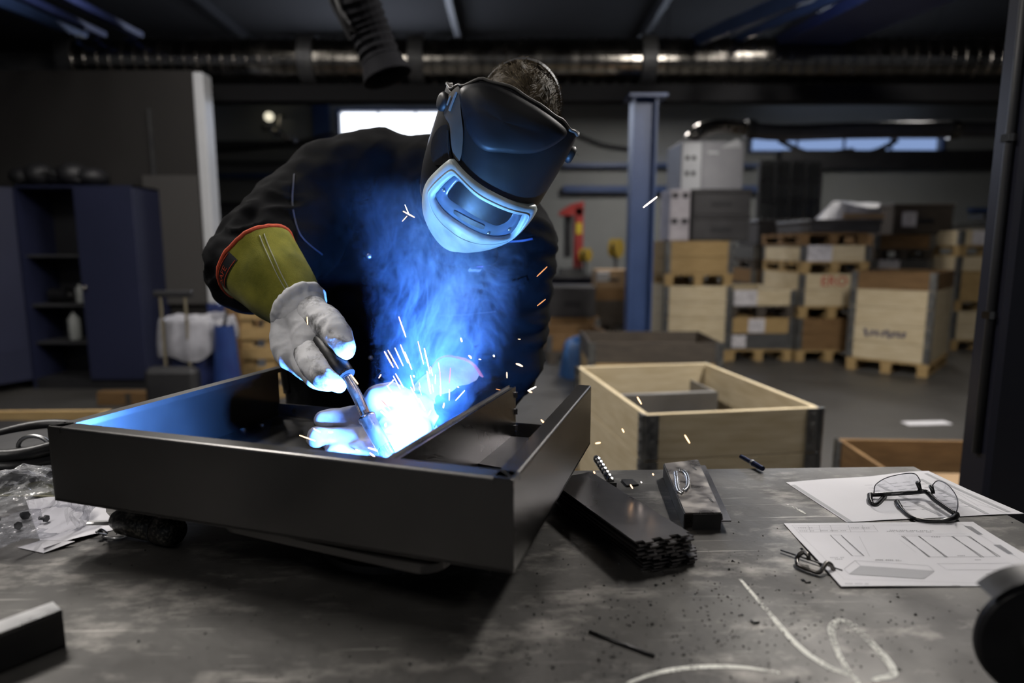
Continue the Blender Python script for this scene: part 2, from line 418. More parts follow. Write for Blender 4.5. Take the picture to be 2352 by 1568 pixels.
def collar_meshes(m, L, W, H):
    k = ('col', m.name, L, W, H)
    if k not in _pc:
        h = MB()
        h.box((.028, -.003, 0), (.06, .006, H*.96)); h.box((-.003, .028, 0), (.006, .06, H*.96))
        h.tube([(-.006, -.006, -H*.5), (-.006, -.006, H*.5)], .009, 8)
        for z in (-.35, -.12, .12, .35):
            h.box((.035, -.008, z*H), (.014, .006, .014)); h.box((-.008, .035, z*H), (.006, .014, .014))
        _pc[k] = dict(s=MB().box((0, 0, 0), (W-.012, .02, H-.004), bev=.002).mesh('board', m), l=MB().box((0, 0, 0), (L-.05, .02, H-.004), bev=.002).mesh('board', m),
                      h=h.mesh('hinge', M_hinge))
    return _pc[k]
def collar(loc, rz, m, label, group=None, L=1.2, W=.8, H=.195, paper=None, nm='pallet_collar'):
    "collar frame, W along local x, L along local y"
    t = thing(nm, label, 'pallet collar', loc, rz, group); d = collar_meshes(m, L, W, H)
    link('board', d['s'], t, (0, -L/2+.01, H/2)); link('board', d['s'], t, (0, L/2-.01, H/2))
    link('board', d['l'], t, (-W/2+.01, 0, H/2), (0, 0, PI/2)); link('board', d['l'], t, (W/2-.01, 0, H/2), (0, 0, PI/2))
    for sx, sy, a in ((-1, -1, 0), (1, -1, PI/2), (1, 1, PI), (-1, 1, -PI/2)):
        link('hinge', d['h'], t, (sx*W/2, sy*L/2, H/2), (0, 0, a))
    if paper:
        for (x, wd, ht) in paper:
            MB().box((x, -L/2-.003, H*.5), (wd, .004, ht)).build('paper_label', M_label, t)
    return t
ORD = ['lowest', 'second', 'third', 'fourth', 'fifth', 'sixth', 'seventh', 'eighth', 'ninth', 'tenth']
WN = {W_pale.name: 'pale pine', W_mid.name: 'yellow pine', W_brown.name: 'brown wooden', W_dark.name: 'dark weathered', W_grey.name: 'grey dirty'}
def stack(xc, yfront, items, where, rz=0, z=0):
    "items from the floor up: 'p' pallet or 'c' collar, wood, labels"
    M = Matrix.Rotation(rz, 3, 'Z'); c = Vector((xc, yfront, 0)) + M @ Vector((0, .6, 0)); n = 0
    for it in items:
        o = ORD[n]; n += 1
        o = 'lowest piece' if o == 'lowest' else o + ' piece up'
        if it[0] == 'p':
            pallet((c.x, c.y, z), rz, it[1], '%s pallet, %s in the %s' % (WN[it[1].name], o, where), 'pallets in the crate stacks'); z += .144
        else:
            pp = it[2] if len(it) > 2 else None
            lb = '%s collar%s, %s in the %s' % (WN[it[1].name], ' with paper label' if pp else '', o, where)
            k = collar((c.x, c.y, z), rz, it[1], lb, 'collars in the crate stacks', paper=pp); z += .195
            if len(it) > 3: it[3](k)
    return Vector((c.x, c.y, z))
YF = 7.75
def sx(px, Y=YF): return at(px, 700, Y).x
def logo_red(k):
    me = text_mesh('ERO', .17, mat('red_print', (.42, .02, .02), .7), .001, 0)
    link('logo_print', me, k, (.0, -.602, .10), (PI/2, 0, 0))
P, C_ = 'p', 'c'
topA = stack(sx(1602), YF, [(P, W_mid), (C_, W_pale), (C_, W_pale), (C_, W_pale), (C_, W_pale), (P, W_mid), (C_, W_mid), (C_, W_mid)], 'stack beside the blue pillar')
topB = stack(sx(1753), YF+.05, [(P, W_mid), (C_, W_grey, [(-.27, .2, .15)]), (C_, W_mid, [(-.05, .2, .17)]), (P, W_dark), (C_, W_pale, [(-.2, .28, .19)])], 'low stack of the row')
topC = stack(sx(1912), YF, [(P, W_mid), (C_, W_brown), (C_, W_brown), (P, W_mid), (C_, W_pale), (C_, W_pale, None, logo_red), (P, W_mid), (C_, W_pale, [(-.2, .30, .19)])], 'red-print stack')
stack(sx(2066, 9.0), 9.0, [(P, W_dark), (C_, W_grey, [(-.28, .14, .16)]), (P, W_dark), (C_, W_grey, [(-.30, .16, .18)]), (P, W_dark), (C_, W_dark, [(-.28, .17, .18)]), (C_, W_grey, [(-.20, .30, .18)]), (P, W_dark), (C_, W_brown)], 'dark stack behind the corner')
stack(sx(2260, 8.6), 8.6, [(P, W_mid), (C_, W_pale), (C_, W_pale), (P, W_mid), (C_, W_mid), (C_, W_mid), (C_, W_pale), (P, W_mid), (C_, W_pale, [(-.08, .34, .18)])], 'far right stack')
# corner crate standing at an angle
cc = at(2158, 566, 6.75); RZ = math.radians(-42)
Mr = Matrix.Rotation(RZ, 3, 'Z')
def text_print(k):
    mk = mat('dark_blue_print', (.03, .035, .09), .7)
    for (zz, xs, hh) in ((.0, (-.22, -.16, -.11, -.05, .0, .05, .10, .15), .075),):
        m_ = MB()
        for i, x in enumerate(xs):
            m_.box((x, -.603, .10 + zz), (.030, .003, hh * (1.25 if i in (0, 4) else .85)), Matrix.Rotation((-.3, .2, -.15, .25)[i % 4], 3, 'Y'))
        m_.build('blurred_print', mk, k)
zc = 0; ctr = Vector((cc.x, 6.75, 0)) + Mr @ Vector((-.40, .60, 0))
pallet((ctr.x, ctr.y, 0), RZ, W_mid, 'yellow pine pallet under the angled corner crate', 'pallets in the crate stacks'); zc = .144
for i, (m_, fn) in enumerate(((W_pale, None), (W_pale, text_print), (W_pale, None), (W_pale, None), (W_brown, None))):
    k = collar((ctr.x, ctr.y, zc), RZ, m_, '%s pallet collar, %s of the angled corner crate' % (WN[m_.name], ('bottom one', 'second from floor with blurred dark print', 'middle one', 'fourth from floor', 'top one')[i]), 'collars of the corner crate')
    if fn: fn(k)
    zc += .195
# back row of pallets and dark boxes
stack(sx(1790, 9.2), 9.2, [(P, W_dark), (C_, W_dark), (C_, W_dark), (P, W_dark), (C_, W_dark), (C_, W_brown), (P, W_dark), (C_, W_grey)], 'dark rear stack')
def crate_box(name, x0, x1, y0, z0, z1, dep, m, label, cat='box', lid=True, rz=0, tape=None):
    W_ = x1-x0; t = thing(name, label, cat, ((x0+x1)/2, y0+dep/2, z0), rz)
    h = z1-z0
    MB().box((0, 0, h/2), (W_, dep, h), bev=.012).build('body', m, t)
    if lid: MB().box((0, 0, h-.02), (W_+.03, dep+.03, .05), bev=.012).build('lid', m, t)
    for sy in (-1,): MB().box((0, sy*(dep/2+.004), h*.45), (W_*.35, .008, h*.16)).build('handle_recess', M_black, t)
    if tape: MB().box((tape, -dep/2-.014, h*.5), (.2, .004, min(.2, h*.5))).build('paper_label', M_label, t)
    return t
D_plast = mat('dark_grey_plastic', (.030, .028, .030), .55, col2=(.04, .038, .04), scale=5)
# on stack A: dark pallet box then grey cabinet
zA = topA.z
xa0, xa1 = sx(1582, 7.8), sx(1712, 7.8)
crate_box('plastic_box', xa0, xa1, 7.8, zA, zA+.30, .9, D_plast, 'dark plastic box on the pillar stack, lower of two', tape=None)
crate_box('plastic_box', xa0, xa1, 7.8, zA+.30, zA+.60, .9, D_plast, 'dark plastic box on the pillar stack, upper of two, under the grey cabinet')
t = thing('printed_carton_stack', 'white printed carton with dark openings beside the dark plastic boxes', 'carton', (sx(1556, 7.75), 8.05, zA))
Wc = .24
MB().box((0, 0, .30), (Wc, .5, .60), bev=.01).build('body', mat('white_carton', (.42, .39, .42), .8, col2=(.52, .49, .52), scale=8), t)
for zz in (.23, .53):
    for xx in (-.06, .06): MB().box((xx, -.252, zz), (.075, .006, .06), bev=.002).build('hand_hole', M_black, t)
t = thing('grey_cabinet', 'light grey steel cabinet on top of the pillar stack', 'cabinet', (sx(1625, 7.9), 8.3, zA+.60))
gw = sx(1698, 7.9) - sx(1556, 7.9)
M_cab = mat('light_grey_enamel', (.26, .26, .28), .5, col2=(.31, .31, .33), scale=3)
MB().box((0, 0, .29), (gw, .7, .58), bev=.012).build('body', M_cab, t)
MB().box((gw*.16, -.355, .28), (gw*.64, .012, .54), bev=.004).build('door', M_cab, t)
MB().box((gw*-.33, -.352, .28), (gw*.30, .008, .56), bev=.003).build('side_panel', M_white, t)
for zz in (.20, .38):
    for xx in (-.40, -.30): MB().box((gw*xx, -.36, zz), (.045, .01, .05), bev=.003).build('socket', M_black, t)
MB().box((gw*.0, -.366, .44), (.12, .008, .03)).build('name_plate', M_white, t)
MB().prism([Vector((gw*.12, -.366, .50)), Vector((gw*.42, -.366, .50)), Vector((gw*.42, -.366, .58)), Vector((gw*.36, -.366, .60))], (0, .006, 0)).build('sticker', M_white, t)
# silver flexible duct bending into the horizontal pipe above
pts = catmull([at(1588, 322, 8.4), at(1594, 312, 8.4), at(1615, 298, 8.5), at(1655, 290, 8.6), at(1722, 297, 8.6)], 8)
t = thing('bent_hose', 'silver flexible hose bending up from the grey cabinet', 'hose', (0, 0, 0))
MB().tube(pts, [.085 + .010*(i % 2) for i in range(len(pts))], 16).build('hose_skin', M_galv, t, smooth=False)
MB().tube([pts[-1] - Vector((.05, 0, 0)), pts[-1] + Vector((.06, 0, 0))], .125, 16).build('hose_clamp', M_dim, t)
t = thing('horizontal_pipe', 'dark sagging horizontal pipe at upper right', 'pipe', (0, 0, 0))
hp = catmull([at(1722, 299, 8.6), at(1800, 304, 8.6), at(1950, 300, 8.6), at(2120, 298, 8.6), at(2300, 297, 8.6), at(2500, 297, 8.6)], 6)
MB().tube(hp, .105, 16).build('pipe_body', mat('dark_pipe', (.10, .10, .11), .35, .4, col2=(.13, .13, .14), scale=3), t, smooth=True)
MB().tube([at(2180, 298, 8.6), at(2200, 298, 8.6)], .118, 16).build('pipe_band', M_galv, t)
# things on the crate stacks
zC = topC.z
pallet((sx(1905, 7.8), 8.4, zC), 0, W_brown, 'brown pallet on top of the middle stack', 'pallets in the crate stacks')
crate_box('dark_crate', sx(1850, 7.85), sx(2010, 7.85), 7.85, zC+.144, zC+.30, 1.0, D_plast, 'flat dark plastic crate on the middle stack pallet', 'crate')
zg = .144*3 + .195*5
t = thing('wrapped_bundle', 'white film-wrapped bundle on the flat dark crate', 'bundle', (sx(1965, 8.0), 8.35, zC+.30))
def bun(u, v):
    a = 2*PI*u; z = v*.20
    r = 1.0 - .10*v - .03*math.sin(9*a) - (.35*max(0, math.cos(a+PI))*v)
    return Vector((math.cos(a)*.40*r, math.sin(a)*.38*r, z*(1+.25*math.sin(2.1*a+.4))))
bm2 = MB().grid(bun, 28, 6, closeu=True); bm2.add([bun(i/28, 1) for i in range(28)], [tuple(range(28))])
bm2.build('wrapped_body', mat('shrink_film', (.33, .32, .33), .4, col2=(.42, .41, .43), scale=5), t, smooth=True)
MB().box((0, -.385, .05), (.5, .012, .06)).build('brown_strip', M_card, t)
t0 = crate_box('dark_carton', sx(1735, 9.25), sx(1888, 9.25), 9.3, .144*3+.195*5, .144*3+.195*5+.36, .8, D_plast, 'large dark carton on the dark rear stack', 'carton')
t = thing('bar_rack', 'dark steel rack of vertical bars behind the dark carton', 'rack', (sx(1803, 10.2), 10.3, 0))
rw = sx(1872, 10.2) - sx(1736, 10.2)
for i in range(9):
    MB().tube([(-rw/2 + rw*i/8, 0, 0), (-rw/2 + rw*i/8, 0, 2.72)], .022 if i % 2 else .035, 8).build('bar', M_black, t)
for z in (.4, 1.3, 2.1, 2.4, 2.69): MB().box((0, 0, z), (rw, .05, .04)).build('cross_rail', M_black, t)
MB().box((0, .04, 1.36), (rw, .02, 2.6)).build('mesh_back', M_wall, t)
zd = .144*3+.195*5
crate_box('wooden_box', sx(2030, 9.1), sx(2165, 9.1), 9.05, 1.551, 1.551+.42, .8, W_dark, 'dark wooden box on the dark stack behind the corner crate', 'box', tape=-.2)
# silver sheet steel offcuts lying on the far right stack
zf = .144*3+.195*6
t = thing('sheet_bundle', 'shiny bent steel sheets on the far right stack', 'sheets', (sx(2262, 8.7), 8.95, zf))
for k in range(3):
    MB().prism([Vector((-.35+.05*k, -.35, .02+.03*k)), Vector((.6, -.42+.04*k, .03+.05*k)), Vector((.6, .3, .05+.05*k)), Vector((-.3, .3, .02+.03*k))], (0, 0, .012)).build('sheet', M_galv, t)
MB().box((.25, .1, .19), (.5, .3, .06)).build('spacer', M_black, t)
# left of the pillar: boxes on the floor, red press, reels, bench
crate_box('dark_carton', at(1262, 690, 9.6).x, at(1368, 690, 9.6).x, 9.6, .339, .80, .7, D_plast, 'dark carton behind the welder, above the brown collar', 'carton', lid=False)
stack(at(1315, 700, 9.5).x, 9.5, [(P, W_dark), (C_, W_brown)], 'small stack behind the welder')
t = crate_box('cardboard_box', at(1370, 640, 10.4).x, at(1446, 640, 10.4).x, 10.4, .729, 1.02, .6, M_card, 'open cardboard box with white flap left of the blue pillar', 'box', lid=False)
MB().box((-.16, -.31, .16), (.2, .02, .20), Matrix.Rotation(.35, 3, 'X')).build('white_flap', M_white, t)
stack(at(1408, 640, 10.4).x, 10.35, [(P, W_dark), (C_, W_dark), (C_, W_dark), (C_, W_brown)], 'stack under the cardboard box')
t = thing('work_bench', 'dark far workbench under the red machine', 'bench', (at(1345, 620, 11.6).x, 11.9, 0))
MB().box((0, 0, .86), (2.6, .7, .06)).build('bench_top', M_dim, t)
for sx_ in (-1.2, 1.2):
    for sy_ in (-.3, .3): MB().box((sx_, sy_, .415), (.07, .07, .83)).build('leg', M_blue, t)
MB().box((0, .3, .5), (2.4, .04, .6)).build('back_panel', M_blue, t)
t = thing('red_press', 'red C-frame press with yellow sign on the far bench', 'machine', (at(1322, 540, 11.6).x, 11.85, .89))
M_red = mat('red_enamel', (.26, .018, .016), .45, col2=(.30, .025, .02), scale=4)
MB().box((.07, 0, .60), (.16, .3, 1.2), bev=.02).build('column', M_red, t)
MB().prism([Vector((-.28, -.15, 1.05)), Vector((.15, -.15, 1.05)), Vector((.15, -.15, 1.30)), Vector((-.08, -.15, 1.24)), Vector((-.28, -.15, 1.12))], (0, .3, 0)).build('head', M_red, t)
MB().tube([(-.12, 0, .3), (-.12, 0, 1.06)], .07, 14).build('ram', M_black, t)
MB().box((-.06, 0, .06), (.42, .36, .12), bev=.01).build('foot', M_dim, t)
MB().box((.07, -.155, .82), (.10, .01, .20)).build('warning_sign', mat('yellow_sign', (.5, .38, .02), .6), t)
for k, (ppx, ppy, lb) in enumerate(((1415, 570, 'yellow-rimmed reel on the far bench left of the blue pillar'), (1345, 585, 'small yellow reel beside the red machine'))):
    p = at(ppx, ppy, 11.55)
    t = thing('wire_reel', lb, 'reel', p)
    R = Matrix.Rotation(.9, 3, 'Z') @ Matrix.Rotation(PI/2, 3, 'X'); r = (.17, .12)[k]
    MB().lathe([(r*.55, -.05), (r*.55, .05)], 20, R).build('drum', M_black, t)
    for z in (-.06, .06): MB().lathe([(r*.2, z-.008), (r, z-.008), (r, z+.008), (r*.2, z+.008)], 24, R).build('flange', mat('yellow_flange', (.30, .20, .02), .5), t)
    MB().box((0, 0, -(p.z-.89)/2 - .02), (.05, .05, p.z-.89-.04)).build('stand', M_dim, t)
# low wooden box and collars on the floor in the middle distance
c0 = at(1300, 800, 7.6)
collar((at(1322, 790, 7.7).x, 8.2, .144), math.radians(6), W_brown, 'low pale-ended collar on the floor left of the pillar', None, L=1.0)
pallet((at(1322, 790, 7.7).x, 8.2, 0), math.radians(6), W_dark, 'dark pallet under the low collar left of the pillar')
mx = at(1517, 780, 5.6).x
pallet((mx, 6.15, 0), math.radians(89), W_mid, 'yellow pallet under the wide dark collars behind the pine crate')
for i in range(2):
    collar((mx, 6.15, .144+.195*i), math.radians(89), (W_mid, W_dark)[i], ('lower yellow collar of the wide crate behind the pine crate', 'upper dark collar of the wide crate behind the pine crate')[i], 'collars of the wide crate')
t = thing('blue_sack', 'crumpled blue sack on the floor beside the wide dark crate', 'sack', (at(1330, 870, 6.8).x, 6.82, 0))
def sack(u, v):
    a = 2*PI*u; z = v*.40; r = (1-.25*v**2)*(1 + .08*math.sin(5*a+3*v) + .05*math.sin(11*a))
    if v > .99: r *= .9
    return Vector((math.cos(a)*.20*r, math.sin(a)*.17*r, z + .02*math.sin(4*a)*v))
sm = MB().grid(sack, 30, 9, closeu=True); sm.add([sack(i/30, 1) for i in range(30)], [tuple(range(30))])
M_sack = mat('blue_sack_plastic', (.02, .07, .20), .45, col2=(.03, .10, .27), scale=5)
sm.build('sack_body', M_sack, t, smooth=True)
MB().tube([(-.12, 0, .38), (-.05, -.03, .43), (.04, 0, .44), (.12, .02, .38)], .018, 8).build('folded_rim', M_sack, t, smooth=True)

# ---- pale pine crate close behind the table
K = [atz(1448, 952, .729), atz(1855, 935, .729), atz(1645, 832, .729), atz(1350, 840, .729)]
kc = sum(K, Vector())/4; krz = math.atan2((K[1]-K[0]).y, (K[1]-K[0]).x)
kw = ((K[1]-K[0]).length + (K[2]-K[3]).length)/2; kl = ((K[3]-K[0]).length + (K[2]-K[1]).length)/2
pallet((kc.x, kc.y, 0), krz, W_mid, 'pallet under the pale pine crate behind the table')
for i in range(3):
    collar((kc.x, kc.y, .144+.195*i), krz, W_pale, ('bottom', 'middle', 'top')[i] + ' pale pine collar of the crate behind the welding table', 'collars of the pale pine crate', L=kl, W=kw)
# steel parts inside the crate
Mk = Matrix.Rotation(krz, 3, 'Z')
M_greysteel = mat('grey_sheet_steel', (.17, .165, .16), .45, .55, col2=(.22, .215, .21), scale=4)
for i, (ox, oy, z, ww, hh) in enumerate(((-.06, -.02, .36, .60, .16), (-.04, .32, .50, .62, .14))):
    c = kc + Mk @ Vector((ox, oy, 0))
    t = thing('steel_tray', ('grey folded steel tray lying in front inside the pine crate', 'grey folded steel tray at the back inside the pine crate')[i], 'tray', (c.x, c.y, z), krz)
    MB().box((0, -.16, hh/2), (ww, .012, hh)).build('front_wall', M_greysteel, t)
    MB().box((0, -.145, hh), (ww, .04, .006)).build('top_lip', M_greysteel, t)
    MB().box((ww/2, 0, hh/2), (.012, .32, hh)).build('side_wall', M_greysteel, t)
    MB().box((-ww/2, 0, hh/2), (.012, .32, hh)).build('side_wall', M_greysteel, t)
    MB().box((0, 0, .005), (ww, .32, .01)).build('tray_bottom', M_greysteel, t)
c = kc + Mk @ Vector((.0, 0, 0))
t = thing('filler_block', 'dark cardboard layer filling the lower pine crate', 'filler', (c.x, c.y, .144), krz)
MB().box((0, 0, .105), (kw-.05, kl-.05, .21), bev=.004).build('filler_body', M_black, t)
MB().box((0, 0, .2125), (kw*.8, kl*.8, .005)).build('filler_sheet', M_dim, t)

# ---- crate at lower right with cardboard
Q = [atz(1920, 990, .39), atz(2225, 985, .39)]
qrz = math.radians(-3); qc = Vector((Q[0].x + .40, Q[0].y - .60 + .02, 0))
pallet((qc.x, qc.y, 0), qrz, W_dark, 'dark pallet under the brown crate at lower right')
t = collar((qc.x, qc.y, .144), qrz, W_brown, 'brown wooden collar crate at lower right behind the table', None)
cb = thing('cardboard_sheet', 'brown cardboard sheet lying inside the lower right crate', 'cardboard', (qc.x, qc.y, .15), qrz)
MB().box((.05, -.05, .03), (.60, .95, .06), bev=.004).build('sheet_body', M_card, cb)
MB().box((.05, .2, .068), (.58, .02, .014)).build('fold', M_card, cb)
p = atz(2128, 972, 0)
tag(MB().box((0, 0, .003), (.36, .09, .006), Matrix.Rotation(.08, 3, 'Z')).build('paper_strip', M_paper, None, loc=(p.x, p.y, 0)), 'white paper strip lying on the floor behind the brown crate', 'paper')

# ================================================================== BACKGROUND, LEFT
LX0, LX1, LY = at(128, 600, 6.7).x, at(382, 600, 6.7).x, 6.22
M_lock = mat('locker_blue', (.011, .014, .038), .5, col2=(.014, .017, .045), scale=1.5)
t = thing('blue_locker', 'tall dark blue steel locker with its left door open', 'locker', ((LX0+LX1)/2, LY+.25, 0))
lw = LX1-LX0; lh = 1.96
MB().box((0, .24, lh/2), (lw, .02, lh)).build('back', M_black, t)
for s_ in (-1, 1): MB().box((s_*(lw/2-.01), 0, lh/2), (.02, .5, lh)).build('side', M_lock, t)
MB().box((0, 0, lh-.01), (lw, .5, .02)).build('top', M_lock, t)
MB().box((0, 0, .05), (lw, .48, .10)).build('plinth', M_black, t)
for z in (.45, .82, 1.3): MB().box((-lw*.25, .02, z), (lw*.48, .42, .02)).build('shelf', M_dim, t)
MB().box((0, 0, 1.0), (.02, .46, 1.9)).build('divider', M_black, t)
d = MB().box((lw*.25, -.26, lh/2+.04), (lw*.5-.01, .02, lh-.12), bev=.004).build('door', M_lock, t)
MB().ball((lw*.04, -.29, 1.0), .022).build('knob', M_galv, d, smooth=True)
da = math.radians(-118)
dl = lw*.5; R = Matrix.Rotation(da, 3, 'Z'); hc = Vector((-lw/2, -.26, lh/2+.04))
d = MB().box(hc + R @ Vector((dl/2, 0, 0)), (dl, .02, lh-.12), R, bev=.004).build('door', M_lock, t)
MB().box(hc + R @ Vector((dl/2, .012, .1)), (dl*.8, .006, lh-.5), R).build('door_panel', M_lock, d)
lt = Vector(((LX0+LX1)/2, LY+.25, 0))
def bottle(x, y, z, r, h, m, label, cat='bottle'):
    t = thing('bottle', label, cat, (x, y, z))
    MB().lathe([(r*.95, 0), (r, .01), (r, h*.7), (r*.45, h*.85), (r*.4, h*.92)], 16).build('body', m, t, smooth=True)
    MB().lathe([(r*.46, h*.90), (r*.46, h)], 14).build('cap', M_black, t)
bottle(lt.x - lw*.19, lt.y-.1, .47, .055, .30, mat('grey_white_plastic', (.24, .25, .24), .5), 'white bottle on the lower shelf of the open locker')
bottle(lt.x - lw*.10, lt.y-.12, .84, .04, .20, mat('grey_white_plastic', (.24, .25, .24), .5), 'small pale bottle on the middle locker shelf by the closed door')
t = thing('black_canister', 'black canister lying on the low locker shelf', 'canister', (lt.x - lw*.35, lt.y, .84))
MB().tube([(-.08, 0, .07), (.10, 0, .07)], .07, 16).build('drum', M_rubber, t); MB().tube([(.10, 0, .07), (.13, 0, .07)], .03, 12).build('cap', M_dim, t)
# things on top of the locker
t = thing('dark_bundle', 'dark lumpy bundle lying on top of the blue locker', 'bundle', (lt.x-.3, lt.y, lh))
bb = MB()
for k in range(5): bb.ball((-.3+.16*k, random.uniform(-.05, .05), .10+.02*(k % 2)), (.14, .16, .095+.02*(k % 2)))
bb.build('bundle_body', M_black, t, smooth=True)
MB().tube([(-.3, -.14, .05), (0, -.16, .14), (.3, -.14, .05)], .012, 6).build('strap', M_dim, t)
# bin with plastic liner
bx = at(448, 760, 5.2).x
t = thing('waste_bin', 'blue waste bin with grey plastic liner by the locker', 'bin', (bx, 5.25, 0))
MB().lathe([(.20, 0), (.215, .02), (.255, .72), (.262, .74)], 28).build('bin_body', M_blue, t, smooth=True)
def liner(u, v):
    a = 2*PI*u; s_ = math.sin(13*a)*.008 + math.sin(5*a+1)*.012
    drop = .17 + .10*math.cos(a*1+2.0) + .04*math.sin(4*a)
    if v < .25: z = .60 + .24*v/.25; r = .235 + .03*(v/.25)
    else: q = (v-.25)/.75; z = .84 - .07*math.sin(q*PI*.5) - drop*q; r = .265 + .035*math.sin(q*2.2)
    return Vector((math.cos(a)*(r+s_), math.sin(a)*(r+s_), z + s_*.6))
MB().grid(liner, 64, 14, closeu=True).build('bin_liner', mat('grey_film', (.20, .20, .22), .35, col2=(.30, .30, .33), scale=9), t, smooth=True)
for dx in (-.13, .06): MB().tube([(dx, -.29, .45), (dx, -.29, 1.02)], .011, 8).build('trolley_pole', mat('pole_beige', (.14, .12, .08), .5), t)
MB().box((-.03, -.29, 1.03), (.30, .04, .05), bev=.01).build('trolley_handle', M_black, t)
t = thing('black_trolley', 'black hand truck with box foot in front of the waste bin', 'trolley', (bx-.02, 4.85, 0))
MB().box((0, .0, .26), (.40, .14, .44), bev=.04).build('box', M_black, t)
for s_ in (-1, 1): MB().tube([(s_*.22, .02, .075), (s_*.26, .02, .075)], .075, 18).build('wheel', M_rubber, t)
MB().box((0, 0, .03), (.46, .20, .02)).build('foot_plate', M_dim, t)
t = thing('blue_bag', 'blue plastic bag hanging at the right of the waste bin', 'bag', (at(512, 800, 5.0).x, 5.05, 0))
MB().grid(lambda u, v: Vector((math.cos(2*PI*u)*(.075+.05*(1-v)), math.sin(2*PI*u)*.07, .05+.72*v + .01*math.sin(14*PI*u))), 26, 8, closeu=True).build('bag_body', M_sack if False else mat('blue_film', (.015, .03, .13), .4, col2=(.02, .05, .18), scale=6), t, smooth=True)
MB().tube([(0, -.02, .77), (.03, 0, .90), (.0, .02, .77)], .008, 6).build('bag_handle', M_black, t)
# leaning boards and upright pallet
t = thing('leaning_board', 'brown wooden board leaning on the partition behind the bin', 'board', (at(540, 800, 6.0).x, 6.05, 0))
R = Matrix.Rotation(-.10, 3, 'X') @ Matrix.Rotation(.12, 3, 'Y')
MB().box((0, .1, .58), (.34, .03, 1.16), R, bev=.004).build('panel', W_brown, t)
MB().box((0, .08, 1.02), (.34, .02, .05), R).build('cleat', W_brown, t)
t = thing('upright_pallet', 'pallet standing upright behind the welder at left', 'pallet', (at(608, 850, 5.6).x, 5.8, 0))
for k in range(5): MB().box((0, -.06, .08+.18*k), (.50, .022, .11)).build('deck_board', W_mid, t)
for k in (-.2, 0, .2):
    MB().box((k, .0, .42), (.09, .10, .84)).build('stringer', W_mid, t)
    for z in (.05, .42, .79): MB().box((k, .09, z), (.09, .08, .10)).build('block', W_mid, t)
t = thing('wood_plank', 'short brown plank on the floor in front of the locker', 'plank', (at(300, 885, 5.6).x, 5.6, 0))
MB().box((0, 0, .06), (.56, .10, .12), bev=.004).build('plank_body', W_brown, t); MB().box((0, -.052, .06), (.05, .006, .10)).build('end_cleat', W_dark, t)
# crate at the lower left edge with black inside
lc = atz(160, 940, .53)
t = collar((lc.x-.55, lc.y-.62, .335), math.radians(2), W_mid, 'yellow pine collar crate at the lower left edge', None, W=1.6)
pallet((lc.x-.55, lc.y-.62, 0), math.radians(2), W_dark, 'dark pallet under the lower left crate')
collar((lc.x-.55, lc.y-.62, .14), math.radians(2), W_dark, 'dark lower collar of the lower left crate', None, W=1.6)
t = thing('black_tarp', 'black tarpaulin filling the lower left crate', 'tarpaulin', (lc.x-.55, lc.y-.62, .15))
MB().grid(lambda u, v: Vector(((u-.5)*1.52, (v-.5)*1.12, .30+.03*math.sin(7*u+3*v)+.02*math.sin(13*v))), 24, 18).build('tarp_sheet', M_black, t, smooth=True)
MB().box((0, 0, .13), (1.5, 1.1, .25)).build('tarp_load', M_black, t)
# lamp pole bulb and pipes in the far left bay
p = at(618, 268, 12.6)
t = thing('wall_lamp', 'small round lit lamp in the far left bay', 'lamp', p)
MB().ball((0, 0, 0), .085).build('bulb', emis('warm_bulb', (1.0, .92, .70), 1.0), t, smooth=True)
MB().tube([(0, 0, -.08), (0, .02, -.25), (.1, .05, -.4)], .02, 8).build('bracket', M_dim, t)
t = thing('machine_arm', 'shiny jointed machine arm below the small round lamp', 'machine', at(640, 305, 12.72))
MB().tube([(-.25, 0, .1), (.0, 0, .0), (.28, 0, -.14)], .05, 10).build('arm', M_galv, t, smooth=True)
MB().tube([(.0, 0, .0), (.05, 0, .3), (.05, .2, .35)], .03, 8).build('upper_arm', M_galv, t)
for q in ((-.25, 0, .1), (0, 0, 0), (.28, 0, -.14)): MB().ball(q, .07).build('joint', M_dim, t, smooth=True)
# drooping cables in the far left bay
t = tag(MB().tube(catmull([at(500, 345, 12.8), at(600, 338, 12.8), at(700, 322, 12.8), at(770, 305, 12.8)], 6), .03, 8).build('hanging_cable', M_black, None, True), 'thick black cable hanging across the far left bay', 'cable')
t = tag(MB().tube(catmull([at(1300, 300, 12.97), at(1380, 330, 12.9), at(1440, 340, 12.9), at(1480, 345, 12.9)], 6), .03, 8).build('hanging_cable', M_black, None, True), 'thick black cable hanging between helmet and blue pillar', 'cable')
for k, (a, b, cc_) in enumerate((((1790, 322), (1860, 352), (1960, 345)), ((2060, 322), (2000, 350), (1900, 352)))):
    tag(MB().tube(catmull([at(*a, 12.86), at(*b, 12.86), at(*cc_, 12.86)], 6), .05, 8).build('roof_strut', M_black, None, True), ('left', 'right')[k] + ' dark diagonal strut in front of the blue window band', 'strut')
